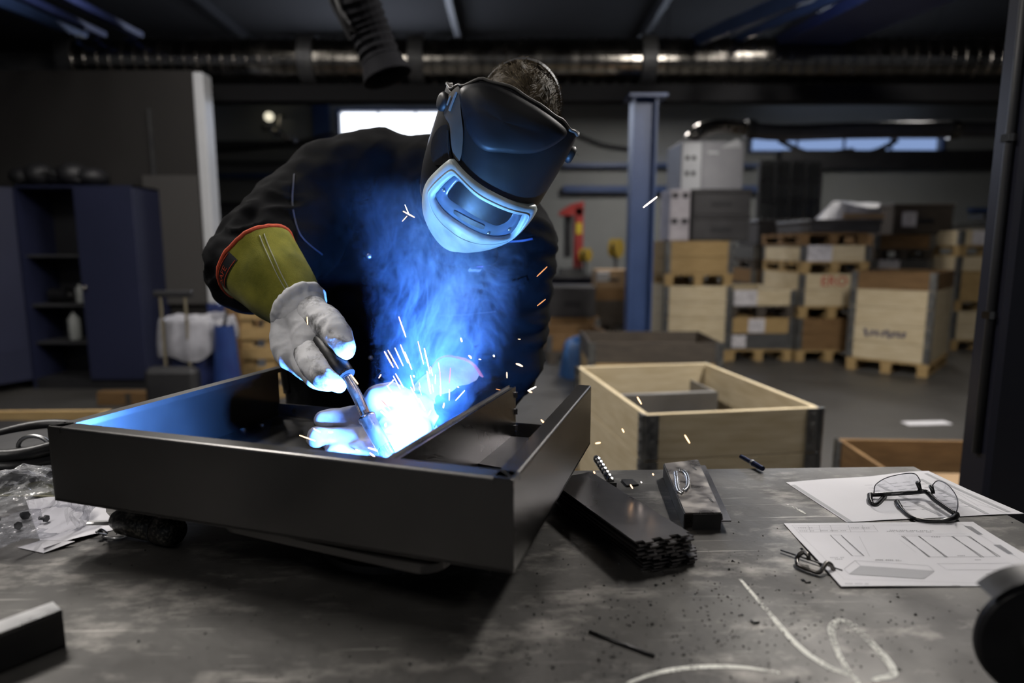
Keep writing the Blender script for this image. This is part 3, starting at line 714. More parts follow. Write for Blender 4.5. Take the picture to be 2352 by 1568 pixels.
# fume extraction arm hanging from the roof
t = thing('extraction_arm', 'dark flexible fume extraction arm hanging from the roof', 'extraction arm', (0, 0, 0))
ap = catmull([at(800, -140, 3.0), at(820, -20, 3.05), at(850, 70, 3.1), at(880, 150, 3.1)], 9)
MB().tube(ap, [.085 + .010*(i % 2) for i in range(len(ap))], 18).build('hose', mat('dark_hose', (.006, .006, .008), .8, col2=(.009, .009, .011), scale=8, spec=.1), t)
d_ = (ap[-1]-ap[-3]).normalized(); q = d_.to_track_quat('Z', 'Y').to_matrix()
MB().lathe([(.095, 0), (.10, .03), (.112, .07), (.115, .08), (.105, .07), (.09, .03)], 24, q, ap[-1] - d_*.02, cap=False).build('hood', MATS['dark_hose'], t, smooth=True)
MB().tube([ap[2] + Vector((-.10, 0, 0)), ap[10] + Vector((-.12, 0, -.02)), ap[20] + Vector((-.10, 0, 0))], .012, 8).build('support_rod', M_dim, t)
tag(MB().tube(catmull([at(765, -30, 3.0), at(790, 40, 3.0), at(825, 75, 3.05), at(860, 60, 3.05)], 6), .012, 8).build('looped_cable', M_dim, None, True), 'thin looped cable beside the fume extraction arm', 'cable')
# ================================================================== WELDING TABLE
TB = .95
def steel(name, c1, c2, rough, scale=3, stretch=(1, 1, 1), scratch=.3, metal=1.0, rv=.12):
    if name in MATS: return MATS[name]
    m = mat(name, c1, rough, metal, col2=c2, scale=scale, stretch=stretch, rvar=rv)
    nt = m.node_tree; N = nt.nodes; L = nt.links; b = N['Principled BSDF']; tc = [n for n in N if n.type == 'TEX_COORD'][0]
    mp = N.new('ShaderNodeMapping'); mp.inputs['Scale'].default_value = (6, 260, 260)
    n = N.new('ShaderNodeTexNoise'); n.inputs['Scale'].default_value = 1.0; n.inputs['Detail'].default_value = 2
    L.new(tc.outputs['Object'], mp.inputs['Vector']); L.new(mp.outputs[0], n.inputs['Vector'])
    bp = N.new('ShaderNodeBump'); bp.inputs['Strength'].default_value = scratch; bp.inputs['Distance'].default_value = .0006
    L.new(n.outputs['Fac'], bp.inputs['Height']); L.new(bp.outputs[0], b.inputs['Normal'])
    return m
M_frame = steel('brushed_dark_steel', (.13, .127, .124), (.18, .174, .168), .34, 3, scratch=.12, rv=.06)
M_plate = steel('sheet_steel', (.20, .195, .20), (.28, .27, .275), .30, 5, scratch=.15, rv=.06)
M_bright = steel('bright_steel', (.42, .42, .43), (.55, .55, .55), .28, 8, scratch=.2)
M_dimsteel = steel('blackened_steel', (.05, .05, .052), (.09, .088, .085), .42, 8, scratch=.2, metal=.9)
def table_material():
    m = bpy.data.materials.new('worn_table_steel'); m.use_nodes = True
    nt = m.node_tree; N = nt.nodes; L = nt.links; b = N['Principled BSDF']; b.inputs['Metallic'].default_value = .75
    tc = N.new('ShaderNodeTexCoord')
    def nz(scale, detail, st=(1, 1, 1), rz=0, rough=.55):
        mp = N.new('ShaderNodeMapping'); mp.inputs['Scale'].default_value = st; mp.inputs['Rotation'].default_value = (0, 0, rz)
        n = N.new('ShaderNodeTexNoise'); n.inputs['Scale'].default_value = scale; n.inputs['Detail'].default_value = detail; n.inputs['Roughness'].default_value = rough
        L.new(tc.outputs['Object'], mp.inputs['Vector']); L.new(mp.outputs[0], n.inputs['Vector']); return n.outputs['Fac']
    def ramp(f, p0, p1, c0, c1):
        r = N.new('ShaderNodeValToRGB'); r.color_ramp.elements[0].position = p0; r.color_ramp.elements[1].position = p1
        r.color_ramp.elements[0].color = (*c0, 1); r.color_ramp.elements[1].color = (*c1, 1); L.new(f, r.inputs[0]); return r.outputs[0]
    def mix(a, bb, f, mode='MIX'):
        x = N.new('ShaderNodeMix'); x.data_type = 'RGBA'; x.blend_type = mode
        if isinstance(f, float): x.inputs[0].default_value = f
        else: L.new(f, x.inputs[0])
        L.new(a, x.inputs[6]); L.new(bb, x.inputs[7]); return x.outputs[2]
    base = ramp(nz(5, 6), .32, .72, (.050, .048, .046), (.11, .106, .10))
    patch = ramp(nz(9, 8, (1, 2.2, 1), .5, .68), .52, .80, (0, 0, 0), (.26, .245, .225))
    col = mix(base, patch, 1.0, 'ADD')
    for st, rz, lo, g in (((3, 150, 1), .55, .67, .16), ((3, 190, 1), -.75, .69, .20), ((5, 230, 1), 1.3, .70, .13), ((4, 130, 1), .05, .70, .11)):
        sc = ramp(nz(1.0, 3, st, rz, .6), lo, lo+.03, (0, 0, 0), (g, g*.97, g*.9)); col = mix(col, sc, 1.0, 'ADD')
    # chain-like grinder skip marks
    spot = ramp(nz(120, 2), .70, .78, (1, 1, 1), (.25, .25, .25)); col = mix(col, spot, 1.0, 'MULTIPLY')
    L.new(col, b.inputs['Base Color'])
    rr = N.new('ShaderNodeMapRange'); rr.inputs['From Min'].default_value = .3; rr.inputs['From Max'].default_value = .7
    rr.inputs['To Min'].default_value = .36; rr.inputs['To Max'].default_value = .62; L.new(nz(6, 5), rr.inputs['Value']); L.new(rr.outputs[0], b.inputs['Roughness'])
    bp = N.new('ShaderNodeBump'); bp.inputs['Strength'].default_value = .35; bp.inputs['Distance'].default_value = .0012
    L.new(nz(70, 5), bp.inputs['Height']); L.new(bp.outputs[0], b.inputs['Normal']); return m
M_table = table_material()
T0 = atz(2100, 1070, TB); trz = math.radians(2.0)
tbl = thing('welding_table', 'large dark steel welding table top with scratches and chalk marks', 'table', (T0.x, T0.y, 0), trz)
MB().box((-1.05, -.55, TB-.0125), (2.1, 1.1, .025), bev=.003).build('table_top', M_table, tbl)
MB().box((-1.05, -.03, TB-.065), (2.06, .04, .08)).build('apron', M_dimsteel, tbl)
MB().box((-.03, -.55, TB-.065), (.04, 1.06, .08)).build('apron', M_dimsteel, tbl)
for x in (-2.0, -.10):
    for y in (-1.0, -.10): MB().box((x, y, (TB-.025)/2), (.08, .08, TB-.025)).build('leg', M_dimsteel, tbl)
Ti = Matrix.Rotation(-trz, 4, 'Z') @ Matrix.Translation((-T0.x, -T0.y, 0))
# chalk strokes on the plate
def chalk_mat():
    m = bpy.data.materials.new('chalk'); m.use_nodes = True; N = m.node_tree.nodes; L = m.node_tree.links; b = N['Principled BSDF']
    b.inputs['Base Color'].default_value = (.80, .80, .74, 1); b.inputs['Roughness'].default_value = .95
    tc = N.new('ShaderNodeTexCoord'); n = N.new('ShaderNodeTexNoise'); n.inputs['Scale'].default_value = 260; n.inputs['Detail'].default_value = 4
    n2 = N.new('ShaderNodeTexNoise'); n2.inputs['Scale'].default_value = 24
    a = N.new('ShaderNodeMath'); a.operation = 'ADD'; r = N.new('ShaderNodeMapRange'); r.inputs['From Min'].default_value = .74; r.inputs['From Max'].default_value = 1.12
    L.new(tc.outputs['Object'], n.inputs['Vector']); L.new(tc.outputs['Object'], n2.inputs['Vector']); L.new(n.outputs['Fac'], a.inputs[0]); L.new(n2.outputs['Fac'], a.inputs[1])
    L.new(a.outputs[0], r.inputs['Value']); L.new(r.outputs[0], b.inputs['Alpha']); return m
M_chalk = chalk_mat()
def ribbon(pts, wd, z):
    p = catmull([atz(x, y, TB) for x, y in pts], 8); m = MB(); vs = []; n = len(p)
    for i in range(n):
        d = p[min(i+1, n-1)] - p[max(i-1, 0)]; d.z = 0; d.normalize(); q = Vector((-d.y, d.x, 0)); ww = wd*(.45+.55*math.sin(PI*min(1, (i+2)/(n+2)))) * (1 + .25*noise.noise(p[i]*60))
        for s_ in (-1, 1):
            a = p[i] + q*(s_*ww/2); a.z = z; vs.append(Ti @ a)
    m.add(vs, [(2*i, 2*i+1, 2*i+3, 2*i+2) for i in range(n-1)]); return m
ribbon([(1700, 1330), (1760, 1400), (1830, 1480), (1900, 1530), (1960, 1555), (1975, 1590)], .0075, TB+.0004).build('chalk_mark', M_chalk, tbl)
ribbon([(1955, 1552), (1925, 1500), (1910, 1450), (1922, 1428), (1950, 1430), (1990, 1465), (2040, 1520), (2052, 1548), (2020, 1558), (2005, 1562)], .0095, TB+.0005).build('chalk_mark', M_chalk, tbl)
ribbon([(1440, 1570), (1510, 1545), (1600, 1532), (1700, 1532), (1790, 1545)], .006, TB+.0004).build('chalk_mark', M_chalk, tbl)
ribbon([(1806, 1158), (1830, 1168), (1850, 1180)], .006, TB+.0004).build('chalk_mark', M_chalk, tbl)
# dark grit scattered over the plate
g = MB(); rg = random.Random(3)
for i in range(760):
    x, y = rg.uniform(250, 2330), rg.uniform(1190, 1566)
    if i < 420: x, y = rg.gauss(1650, 260), rg.gauss(1430, 80)
    p = atz(x, max(1150, y), TB); r = rg.uniform(.0005, .0016) * (1.7 if rg.random() < .1 else 1)
    a = rg.uniform(0, 6.28); e = rg.uniform(1, 2.2)
    if abs(p.x) > 1.0 or (Ti @ p).x > -.01: continue
    vs = [p + Vector((math.cos(a+k*2.09)*r*(e if k == 0 else 1), math.sin(a+k*2.09)*r*(e if k == 0 else 1), 0)) for k in range(3)] + [p + Vector((0, 0, r*1.1))]
    g.add(vs, [(0, 1, 3), (1, 2, 3), (2, 0, 3), (2, 1, 0)])
tag(g.build('metal_grit', mat('dark_grit', (.012, .012, .012), .6)), 'dark weld grit scattered over the steel table top', 'grit', kind='stuff')

# ================================================================== STEEL FRAME BEING WELDED
ZT, ZB = 1.135, 1.023
A, B, C, D = [atz(*p, ZT) for p in ((108, 978), (1180, 1100), (1358, 885), (635, 840))]
up = Vector((0, 0, 1)); HB = ZT-ZB
frame = thing('steel_box', 'open dark steel box frame being welded on the table', 'steel frame', ((A.x+B.x+C.x+D.x)/4, (A.y+B.y+C.y+D.y)/4, ZB))
O = frame.location.copy()
def loc(p): return p - O
TH = .0035; FLW = .024
def panel(a, b, inn, name, lip=True, lip_lo=True, h=HB, fl=FLW):
    "folded sheet panel from a to b (top outer edge), inn: inward unit vector"
    a, b = Vector(a), Vector(b); d = (b-a).normalized(); m = MB()
    R = .004
    prof = []           # outer profile (inward offset, z) as a strip with a rounded fold
    n = 5
    prof.append((0, -h))
    for k in range(n+1):
        t = k/n*PI/2; prof.append((R - R*math.cos(t), -R + R*math.sin(t)))
    prof.append((fl, 0)); prof.append((fl, -.009)); prof.append((fl-TH*.5, -.009)); prof.append((fl-TH*.5, -TH))
    for k in range(n+1):
        t = (1-k/n)*PI/2; prof.append((R - (R-TH*.9)*math.cos(t), -R + (R-TH*.9)*math.sin(t)))
    prof.append((TH, -h))
    q = len(prof); vs = []
    for e in (a, b):
        for (i_, z) in prof: vs.append(loc(e + inn*i_ + up*z))
    fs = [(k, (k+1) % q, q+(k+1) % q, q+k) for k in range(q)]
    fs += [tuple(range(q-1, -1, -1)), tuple(range(q, 2*q))]
    m.add(vs, fs); return m.build(name, M_frame, frame)
def perp(a, b, ref):
    d = (b-a).normalized(); n = Vector((-d.y, d.x, 0)); return n if (ref-a).dot(n) > 0 else -n
ctr = (A+B+C+D)/4
panel(A, B, perp(A, B, ctr), 'front_panel'); panel(B, C, perp(B, C, ctr), 'right_panel'); panel(A, D, perp(A, D, ctr), 'left_panel')
# mitre weld at the corners
for (p, q) in ((A, (C-B).normalized()+(B-A).normalized()), (B, (C-B).normalized()+(A-B).normalized())):
    q = q.normalized(); MB().tube([loc(p + q*.004 + up*.0006), loc(p + q*.032 + up*.0006)], .0012, 6).build('mitre_seam', M_dimsteel, frame)
# bottom plate and back lip
bp_ = [loc(x - up*(HB-.0005)) for x in (A, B, C, D)]
MB().prism(bp_, (0, 0, TH)).build('bottom_plate', M_frame, frame)
dc = (C-D).normalized(); nb = -perp(D, C, ctr)
a, b = D - up*HB, C - up*HB
bl = MB().prism([loc(a - nb*.001), loc(b - nb*.001), loc(b - nb*.001 + up*.030), loc(a - nb*.001 + up*.030)], -nb*TH).build('back_lip', M_frame, frame)
for f_ in (.06, .5, .94):
    p = a.lerp(b, f_) + up*.016 - nb*.006
    MB().lathe([(.0045, 0), (.0045, .002)], 12, nb.to_track_quat('Z', 'Y').to_matrix(), loc(p)).build('rivet_hole', M_black, frame)
# divider rail
d0 = atz(884, 1052, ZT-.004); d1 = atz(1168, 884, ZT-.004); dd = (d1-d0).normalized(); dn = Vector((dd.y, -dd.x, 0))
hD = HB-.008
for k, (o_, zt) in enumerate(((0, 0), (.012, -.002))):
    q0, q1 = d0 + dn*o_, d1 + dn*o_
    MB().prism([loc(q0 + up*zt), loc(q1 + up*zt), loc(q1 - up*hD), loc(q0 - up*hD)], dn*.0025).build('divider_sheet', M_plate, frame)
MB().prism([loc(d0 - up*.004), loc(d1 - up*.004), loc(d1 + dn*.014 - up*.004), loc(d0 + dn*.014 - up*.004)], (0, 0, -.003)).build('divider_cap', M_dimsteel, frame)
for z in (.018, .05, .082): MB().box(loc(d1 + dn*.014 - up*z), (.008, .008, .010)).build('end_tab', M_plate, frame)
# loose inner plate in the narrow bay
e = [atz(1096, 1072, ZB+.01), atz(1162, 1008, ZB+.01), atz(1215, 1012, ZB+.01), atz(1170, 1085, ZB+.01)]
MB().prism([loc(x) for x in e], (0, 0, .006)).build('bay_plate', M_plate, frame)
# bolts on bottom plate
for (x, y) in ((560, 986), (602, 975)):
    p = atz(x, y, ZB+.004); MB().lathe([(.007, 0), (.007, .004), (.004, .005)], 8, None, loc(p)).build('weld_nut', M_bright, frame)
# positioner under the frame
pz = ZB - .004
pp = [atz(690, 1246, pz-.006), atz(988, 1311, pz-.006)]
pd = (pp[1]-pp[0]).normalized(); pn = Vector((-pd.y, pd.x, 0))
cs = pp[1] - pd*.02
t = thing('turn_plate', 'blackened positioner plate carrying the steel frame', 'positioner', (cs.x - pd.x*.14 + pn.x*.16, cs.y - pd.y*.14 + pn.y*.16, TB))
o2 = t.location.copy(); rc = math.atan2(pd.y, pd.x)
Mz = Matrix.Rotation(rc, 3, 'Z'); poly = []
W2, D2, rr_ = .17, .165, .03
for (sx_, sy_, a0) in ((1, -1, -PI/2), (1, 1, 0), (-1, 1, PI/2), (-1, -1, PI)):
    for k in range(6):
        a_ = a0 + k/5*PI/2; poly.append(Mz @ Vector((sx_*(W2-rr_) + rr_*math.cos(a_), sy_*(D2-rr_) + rr_*math.sin(a_), pz-.010-TB)))
MB().prism(poly, (0, 0, .010)).build('plate', M_frame, t)
MB().lathe([(.06, .012), (.055, .03), (.055, pz-.010-TB)], 28).build('pedestal', M_dimsteel, t)
MB().lathe([(.10, 0), (.10, .010), (.07, .014)], 32).build('base', M_dimsteel, t)

# ================================================================== THINGS ON THE TABLE
# stack of laser cut plates
zt = .992
a, b, c = atz(1292, 1124, zt), atz(1458, 1243, zt), atz(1582, 1221, zt); d = a + (c-b) + (a-b).normalized()*.01
ux = (b-a).normalized(); uy = (c-b).normalized(); rr = random.Random(5)
NPL = 9
for i in range(NPL):
    z = TB + .001 + i*(zt-TB-.001-.0026)/(NPL-1); off = Vector((0, 0, 0)) if i == NPL-1 else ux*rr.uniform(-.002, .010) + uy*rr.uniform(-.002, .010)
    base = [a - ux*.05, b, c, d - ux*.05]
    pts = [base[0], base[1]]
    n = 3; E0, E1 = base[1], base[2]
    for k in range(n):
        f0, f1 = (k+.42)/n*.98, (k+.88)/n*.98
        pts += [E0.lerp(E1, f0), E0.lerp(E1, f0) + ux*.008, E0.lerp(E1, f1) + ux*.008, E0.lerp(E1, f1)]
    pts += [base[2], base[3]]
    o_ = Vector(((a.x+c.x)/2, (a.y+c.y)/2, z))
    pts = [Vector((p.x-o_.x, p.y-o_.y, 0)) + off for p in pts]
    ob = MB().prism(pts, (0, 0, .0026)).build('cut_plate', M_plate, None, loc=o_)
    tag(ob, 'flat dark steel plate with tabs, ' + ('topmost of the plate stack beside the frame' if i == NPL-1 else ORD[i] + ' from the table in the plate stack'), 'steel plate', 'stacked steel plates beside the frame')
# bent plate with trial weld
zt = .976
q = [atz(1526, 1066, zt), atz(1602, 1057, zt), atz(1656, 1179, zt), atz(1574, 1180, zt)]
o_ = Vector((sum(p.x for p in q)/4, sum(p.y for p in q)/4, TB))
t = thing('bent_plate', 'bent steel plate with a curved trial weld bead on the table', 'steel plate', o_)
L_ = lambda p: p - o_
MB().prism([L_(p) for p in q], (0, 0, .002)).build('top_face', steel('heat_tinted_steel', (.26, .24, .23), (.40, .37, .34), .33, 30), t)
e1 = (q[2]-q[3]).normalized(); e2 = (q[3]-q[0]).normalized()
MB().prism([L_(q[1]), L_(q[2]), L_(q[2] - up*.012 + e1*.002), L_(q[1] - up*.012 + e1*.002)], e1*.002).build('step_fold', M_plate, t)
MB().prism([L_(q[1] - up*.012), L_(q[2] - up*.012 + e2*.004), L_(q[2] - up*.012 + e1*.016 + e2*.004), L_(q[1] - up*.012 + e1*.016)], (0, 0, .002)).build('side_flange', M_plate, t)
MB().prism([L_(q[3]+e1*.012), L_(q[2]), L_(q[2] - up*.0255), L_(q[3]+e1*.012 - up*.0255)], e2*.002).build('end_fold', M_dimsteel, t)
MB().prism([L_(q[0]), L_(q[3]), L_(q[3] - up*.0255), L_(q[0] - up*.0255)], -e1*.002).build('side_fold', M_dimsteel, t)
for pts in ([(1552, 1085), (1554, 1100), (1556, 1118), (1560, 1130), (1568, 1134)], [(1560, 1082), (1570, 1084), (1578, 1094), (1581, 1108), (1579, 1120), (1572, 1128)]):
    tp = catmull([atz(x, y, zt+.002) for x, y in pts], 6)
    MB().tube([L_(p) for p in tp], [.0040 + .0010*((i) % 2) for i in range(len(tp))], 8).build('weld_bead', M_bright, t, smooth=True)
for (x, y, x2, y2) in ((1592, 1072, 1599, 1079), (1630, 1144, 1637, 1152)):
    MB().bar(L_(atz(x, y, zt+.0022)), L_(atz(x2, y2, zt+.0022)), .003, .0006).build('slot', M_black, t)
# ribbed bar
p0, p1 = atz(1370, 1052, .975), atz(1404, 1106, .962)
t = thing('ribbed_bar', 'short ribbed steel bar standing off behind the plate stack', 'bar', p1)
n = 14; MB().tube([(p0-p1)*(i/(n*2)) for i in range(n*2+1)], [.0075 if i % 4 else .0062 for i in range(n*2+1)], 12).build('bar_body', M_bright, t)
MB().tube([(p0-p1)*1.0, (p0-p1)*1.03], .0055, 10).build('bar_tip', M_dimsteel, t)
MB().box((0, 0, (TB-p1.z)/2), (.018, .012, abs(p1.z-TB))).build('bar_foot', M_dimsteel, t)
# dark pen-like rod hanging over the far edge
p0, p1 = atz(1702, 1048, .958), atz(1752, 1076, .957)
t = thing('punch_rod', 'dark blue steel punch lying over the far table edge', 'punch', p1)
MB().tube([Vector(), (p0-p1)*.45, (p0-p1)*.5, (p0-p1)], [.005, .006, .0045, .0045], 10).build('shaft', mat('blued_steel', (.03, .04, .10), .3, .8), t)
MB().tube([(p0-p1)*.40, (p0-p1)*.48], .0068, 10).build('grip_ring', M_bright, t)
# small offcut
q = [atz(1427, 1104, TB+.0005), atz(1440, 1118, TB+.0005), atz(1467, 1115, TB+.0005), atz(1452, 1103, TB+.0005)]; o_ = sum(q, Vector())/4
tag(MB().prism([p - o_ for p in q], (0, 0, .003)).build('steel_offcut', M_dimsteel, None, loc=o_), 'small square steel offcut between plate stack and bent plate', 'offcut')
# wire pieces
def wire(pts, r, label, z=None, name='wire_piece'):
    z = z or TB + r
    p = [atz(x, y, z) for x, y in pts]; o_ = p[0].copy()
    return tag(MB().tube([x - o_ for x in p], r, 8).build(name, M_dimsteel, None, True, loc=o_), label, 'wire')
wire([(1353, 1449), (1400, 1467), (1504, 1506)], .0016, 'straight dark welding wire lying on the table front')
wire([(1793, 1263), (1935, 1310)], .0012, 'thin wire under the bent steel hook on the drawing', z=TB+.003)
wire([(1845, 1330), (1852, 1337), (1862, 1336)], .0010, 'tiny curled wire chip in front of the lower drawing')
wire([(1725, 1424), (1732, 1430), (1744, 1428)], .0012, 'tiny wire chip left of the chalk loop')

# ---- drawings
def sheet(name, q, lift, label, nx=16, ny=12):
    o_ = sum(q, Vector())/4; o_.z = TB
    def f(u, v):
        p = q[0].lerp(q[1], u).lerp(q[3].lerp(q[2], u), v); p.z = TB + .0008 + lift(u, v); return p - o_
    m = MB().grid(f, nx, ny)
    vs = [Vector(p) - Vector((0, 0, .0004)) for p in m.v]; n = len(vs); fs = [tuple(reversed(x)) for x in m.f]
    m.add(vs, fs)
    t = thing(name, label, 'drawing', o_)
    m.build('sheet', M_paper, t, smooth=True)
    return t, f
def inv_bilin(q, p):
    "u,v of a table point in quad q (q0,q1 along u; q3 along v)"
    u = v = .5
    for _ in range(14):
        a = q[0].lerp(q[1], u).lerp(q[3].lerp(q[2], u), v); e = p - a
        du = ((q[1]-q[0])*(1-v) + (q[2]-q[3])*v); dv = ((q[3]-q[0])*(1-u) + (q[2]-q[1])*u)
        det = du.x*dv.y - du.y*dv.x; u += (e.x*dv.y - e.y*dv.x)/det; v += (du.x*e.y - du.y*e.x)/det
    return u, v
def printer(t, f, q):
    def line(pts, wd, m, name='printed_line'):
        uv = [inv_bilin(q, atz(x, y, TB)) for x, y in pts]
        fine = []
        for i in range(len(uv)-1):
            for k in range(6): fine.append((uv[i][0] + (uv[i+1][0]-uv[i][0])*k/6, uv[i][1] + (uv[i+1][1]-uv[i][1])*k/6))
        fine.append(uv[-1]); p = [f(*x) + Vector((0, 0, .0004)) for x in fine]; vs = []
        for i in range(len(p)):
            d = p[min(i+1, len(p)-1)] - p[max(i-1, 0)]; d.normalize(); n = Vector((-d.y, d.x, 0))*wd/2; vs += [p[i]-n, p[i]+n]
        return vs, [(2*i, 2*i+1, 2*i+3, 2*i+2) for i in range(len(p)-1)]
    return line
p4 = atz(1800, 1203, TB), atz(2235, 1200, TB), None, atz(1932, 1350, TB)
q1 = [p4[3], p4[3] + (p4[1]-p4[0]), p4[1], p4[0]]
t1, f1 = sheet('technical_drawing', q1, lambda u, v: .0018*(1+math.sin(5*u+1))*.5*(1-v) + .0012*math.sin(4*v)**2, 'technical drawing of a long box frame on white paper, lower sheet')
ln = printer(t1, f1, q1)
def printed(t, ln, groups):
    for nm, wd, m, polys in groups:
        for p in polys: MB().add(*ln(p, wd, m)).build(nm, m, t)
def Z(zx, zy): return (1750 + zx*602/1888, 900 + zy*500/1568)       # from the enlarged view used for measuring
def ZL(*pp): return [Z(*p) for p in pp]
printed(t1, ln, [
    ('drawn_outline', .0009, M_ink, [ZL((492, 1037), (652, 1197)), ZL((570, 1037), (735, 1196)), ZL((1005, 1042), (1212, 1200)), ZL((1020, 1042), (1200, 1200)), ZL((1125, 1042), (1338, 1202)), ZL((1132, 1042), (1325, 1202)),
                              ZL((1366, 1044), (1598, 1202)), ZL((1374, 1044), (1580, 1202)), ZL((1480, 1042), (1715, 1196)), ZL((1494, 1042), (1695, 1196))]),
    ('fine_outline', .0005, M_inkg, [ZL((492, 1037), (570, 1037)), ZL((575, 1046), (725, 1196)), ZL((652, 1197), (735, 1196)), ZL((1005, 1042), (1496, 1042)), ZL((1200, 1200), (1715, 1196)),
                                ZL((1262, 1247), (1790, 1243), (1853, 1287), (1330, 1290), (1262, 1247)), ZL((670, 1230), (1197, 1262), (1240, 1300), (710, 1268), (670, 1230)), ZL((670, 1230), (590, 1290), (628, 1326), (710, 1268)), ZL((628, 1326), (1165, 1358), (1240, 1300))]),
    ('sheet_border', .0004, M_inkl, [ZL((215, 966), (590, 1362), (1640, 1385)), ZL((215, 966), (1455, 962), (1880, 1230)), ZL((700, 1045), (775, 1200)), ZL((980, 1030), (1470, 1026)), ZL((990, 1070), (1110, 1168))]),
    ('title_block_line', .0004, M_inkg, [ZL((260, 1015), (838, 1012), (800, 965)), ZL((245, 995), (822, 992)), ZL((230, 980), (810, 978)), ZL((330, 966), (350, 1014)), ZL((410, 966), (425, 1014)), ZL((490, 966), (510, 1013)), ZL((620, 966), (640, 1013)), ZL((720, 966), (742, 1013))]),
])
mb_ = MB()
for row in (ZL((900, 1009), (1225, 1013)), ZL((920, 1000), (1240, 1004)), ZL((815, 1226), (1010, 1230)), ZL((820, 1222), (990, 1224)), ZL((490, 1208), (595, 1208)), ZL((525, 1220), (598, 1220)), ZL((1220, 1048), (1290, 1049)), ZL((1408, 1189), (1480, 1189)),
            ZL((1535, 1219), (1580, 1219)), ZL((1612, 1316), (1640, 1317)), ZL((600, 1394), (770, 1396)), ZL((1370, 1402), (1430, 1402)), ZL((640, 985), (780, 985)), ZL((260, 985), (370, 985)), ZL((420, 1004), (610, 1004)), ZL((270, 1006), (380, 1006))):
    n = max(3, int((row[1][0]-row[0][0])/4.5))
    for k in range(n):
        if (k*7) % 5 == 3: continue
        s0, s1 = k/n, (k+.62)/n
        mb_.add(*ln([(row[0][0]+(row[1][0]-row[0][0])*s0, row[0][1]+(row[1][1]-row[0][1])*s0), (row[0][0]+(row[1][0]-row[0][0])*s1, row[0][1]+(row[1][1]-row[0][1])*s1)], .0016, M_inkg))
for k in range(6):
    mb_.add(*ln(ZL((1455+k*10, 968+k*1), (1560+k*6, 1032)), .0010, M_inkl)); mb_.add(*ln(ZL((1668+k*9, 1108), (1778+k*6, 1178)), .0010, M_inkl))
mb_.build('printed_text', M_inkg, t1)['kind'] = 'stuff'
# grey shaded long box on the drawing
uvp = [inv_bilin(q1, atz(*Z(*p), TB)) for p in ((710, 1268), (1240, 1300), (1165, 1358), (628, 1326))]
mb_ = MB(); NS = 10
vs = []
for k in range(NS+1):
    for a_, b_ in ((0, 1), (3, 2)):
        s_ = k/NS; vs.append(f1(uvp[a_][0] + (uvp[b_][0]-uvp[a_][0])*s_, uvp[a_][1] + (uvp[b_][1]-uvp[a_][1])*s_) + Vector((0, 0, .0003)))
mb_.add(vs, [(2*k, 2*k+1, 2*k+3, 2*k+2) for k in range(NS)]); mb_.build('shaded_view', M_inkl, t1)
q2 = [atz(1945, 1200, TB), atz(2352, 1180, TB), atz(2132, 1085, TB), atz(1805, 1108, TB)]
t2, f2 = sheet('printed_form', q2, lambda u, v: .006*max(0, v-.55)*max(0, u-.3)*(1+math.sin(9*u)) + .001*math.sin(6*u)**2, 'white printed form lying under the safety glasses')
ln2 = printer(t2, f2, q2)
printed(t2, ln2, [
    ('shaded_bar', .0075, M_inkl, [ZL((225, 672), (640, 940)), ZL((835, 672), (1290, 893)), ZL((1145, 640), (1620, 885)), ZL((1180, 600), (1780, 870))]),
    ('form_line', .0005, M_inkg, [ZL((1240, 650), (1760, 885)), ZL((1480, 760), (1700, 800)), ZL((1560, 820), (1690, 850)), ZL((880, 640), (960, 690)), ZL((1330, 690), (1560, 830))])])
mb_ = MB()
for row in range(9):
    for col_ in range(5):
        u0 = .42 + col_*.085 + (row % 3)*.01; v0 = .18 + row*.075
        if u0 + .05 > .97: continue
        p = [f2(u0 + .05*s_/3, v0) + Vector((0, 0, .0004)) for s_ in range(4)]; vs = []
        for x in p: vs += [x - Vector((0, .0006, 0)), x + Vector((0, .0006, 0))]
        mb_.add(vs, [(2*i, 2*i+1, 2*i+3, 2*i+2) for i in range(3)])
mb_.build('printed_text', M_inkl, t2)['kind'] = 'stuff'

# ---- safety glasses, upside down on the form
gz = TB + .008
hl, hc_, hr = atz(1998, 1136, gz), atz(2122, 1128, gz+.006), atz(2194, 1180, gz)
go = hc_.copy(); go.z = TB
t = thing('safety_glasses', 'clear safety glasses with black frame lying on the form', 'glasses', go)
G = lambda p: p - go
M_gl = mat('black_glasses_frame', (.008, .008, .009), .3)
m1 = atz(2055, 1133, gz+.002); m2 = atz(2150, 1150, gz+.002)
br = catmull([hl, m1, atz(2105, 1130, gz+.003), hc_, atz(2132, 1133, gz+.004), m2, hr], 6)
MB().tube([G(p) for p in br], .0042, 8).build('brow_bar', M_gl, t, smooth=True)
def gl_mat():
    m = bpy.data.materials.new('clear_lens'); m.use_nodes = True; N = m.node_tree.nodes; L = m.node_tree.links; N.clear()
    o = N.new('ShaderNodeOutputMaterial'); mx = N.new('ShaderNodeMixShader'); tr = N.new('ShaderNodeBsdfTransparent'); g_ = N.new('ShaderNodeBsdfGlossy'); fr = N.new('ShaderNodeFresnel')
    fr.inputs['IOR'].default_value = 1.45; tr.inputs[0].default_value = (.86, .87, .90, 1); g_.inputs['Roughness'].default_value = .05
    L.new(fr.outputs[0], mx.inputs[0]); L.new(tr.outputs[0], mx.inputs[1]); L.new(g_.outputs[0], mx.inputs[2]); L.new(mx.outputs[0], o.inputs[0]); return m
M_lens = gl_mat()
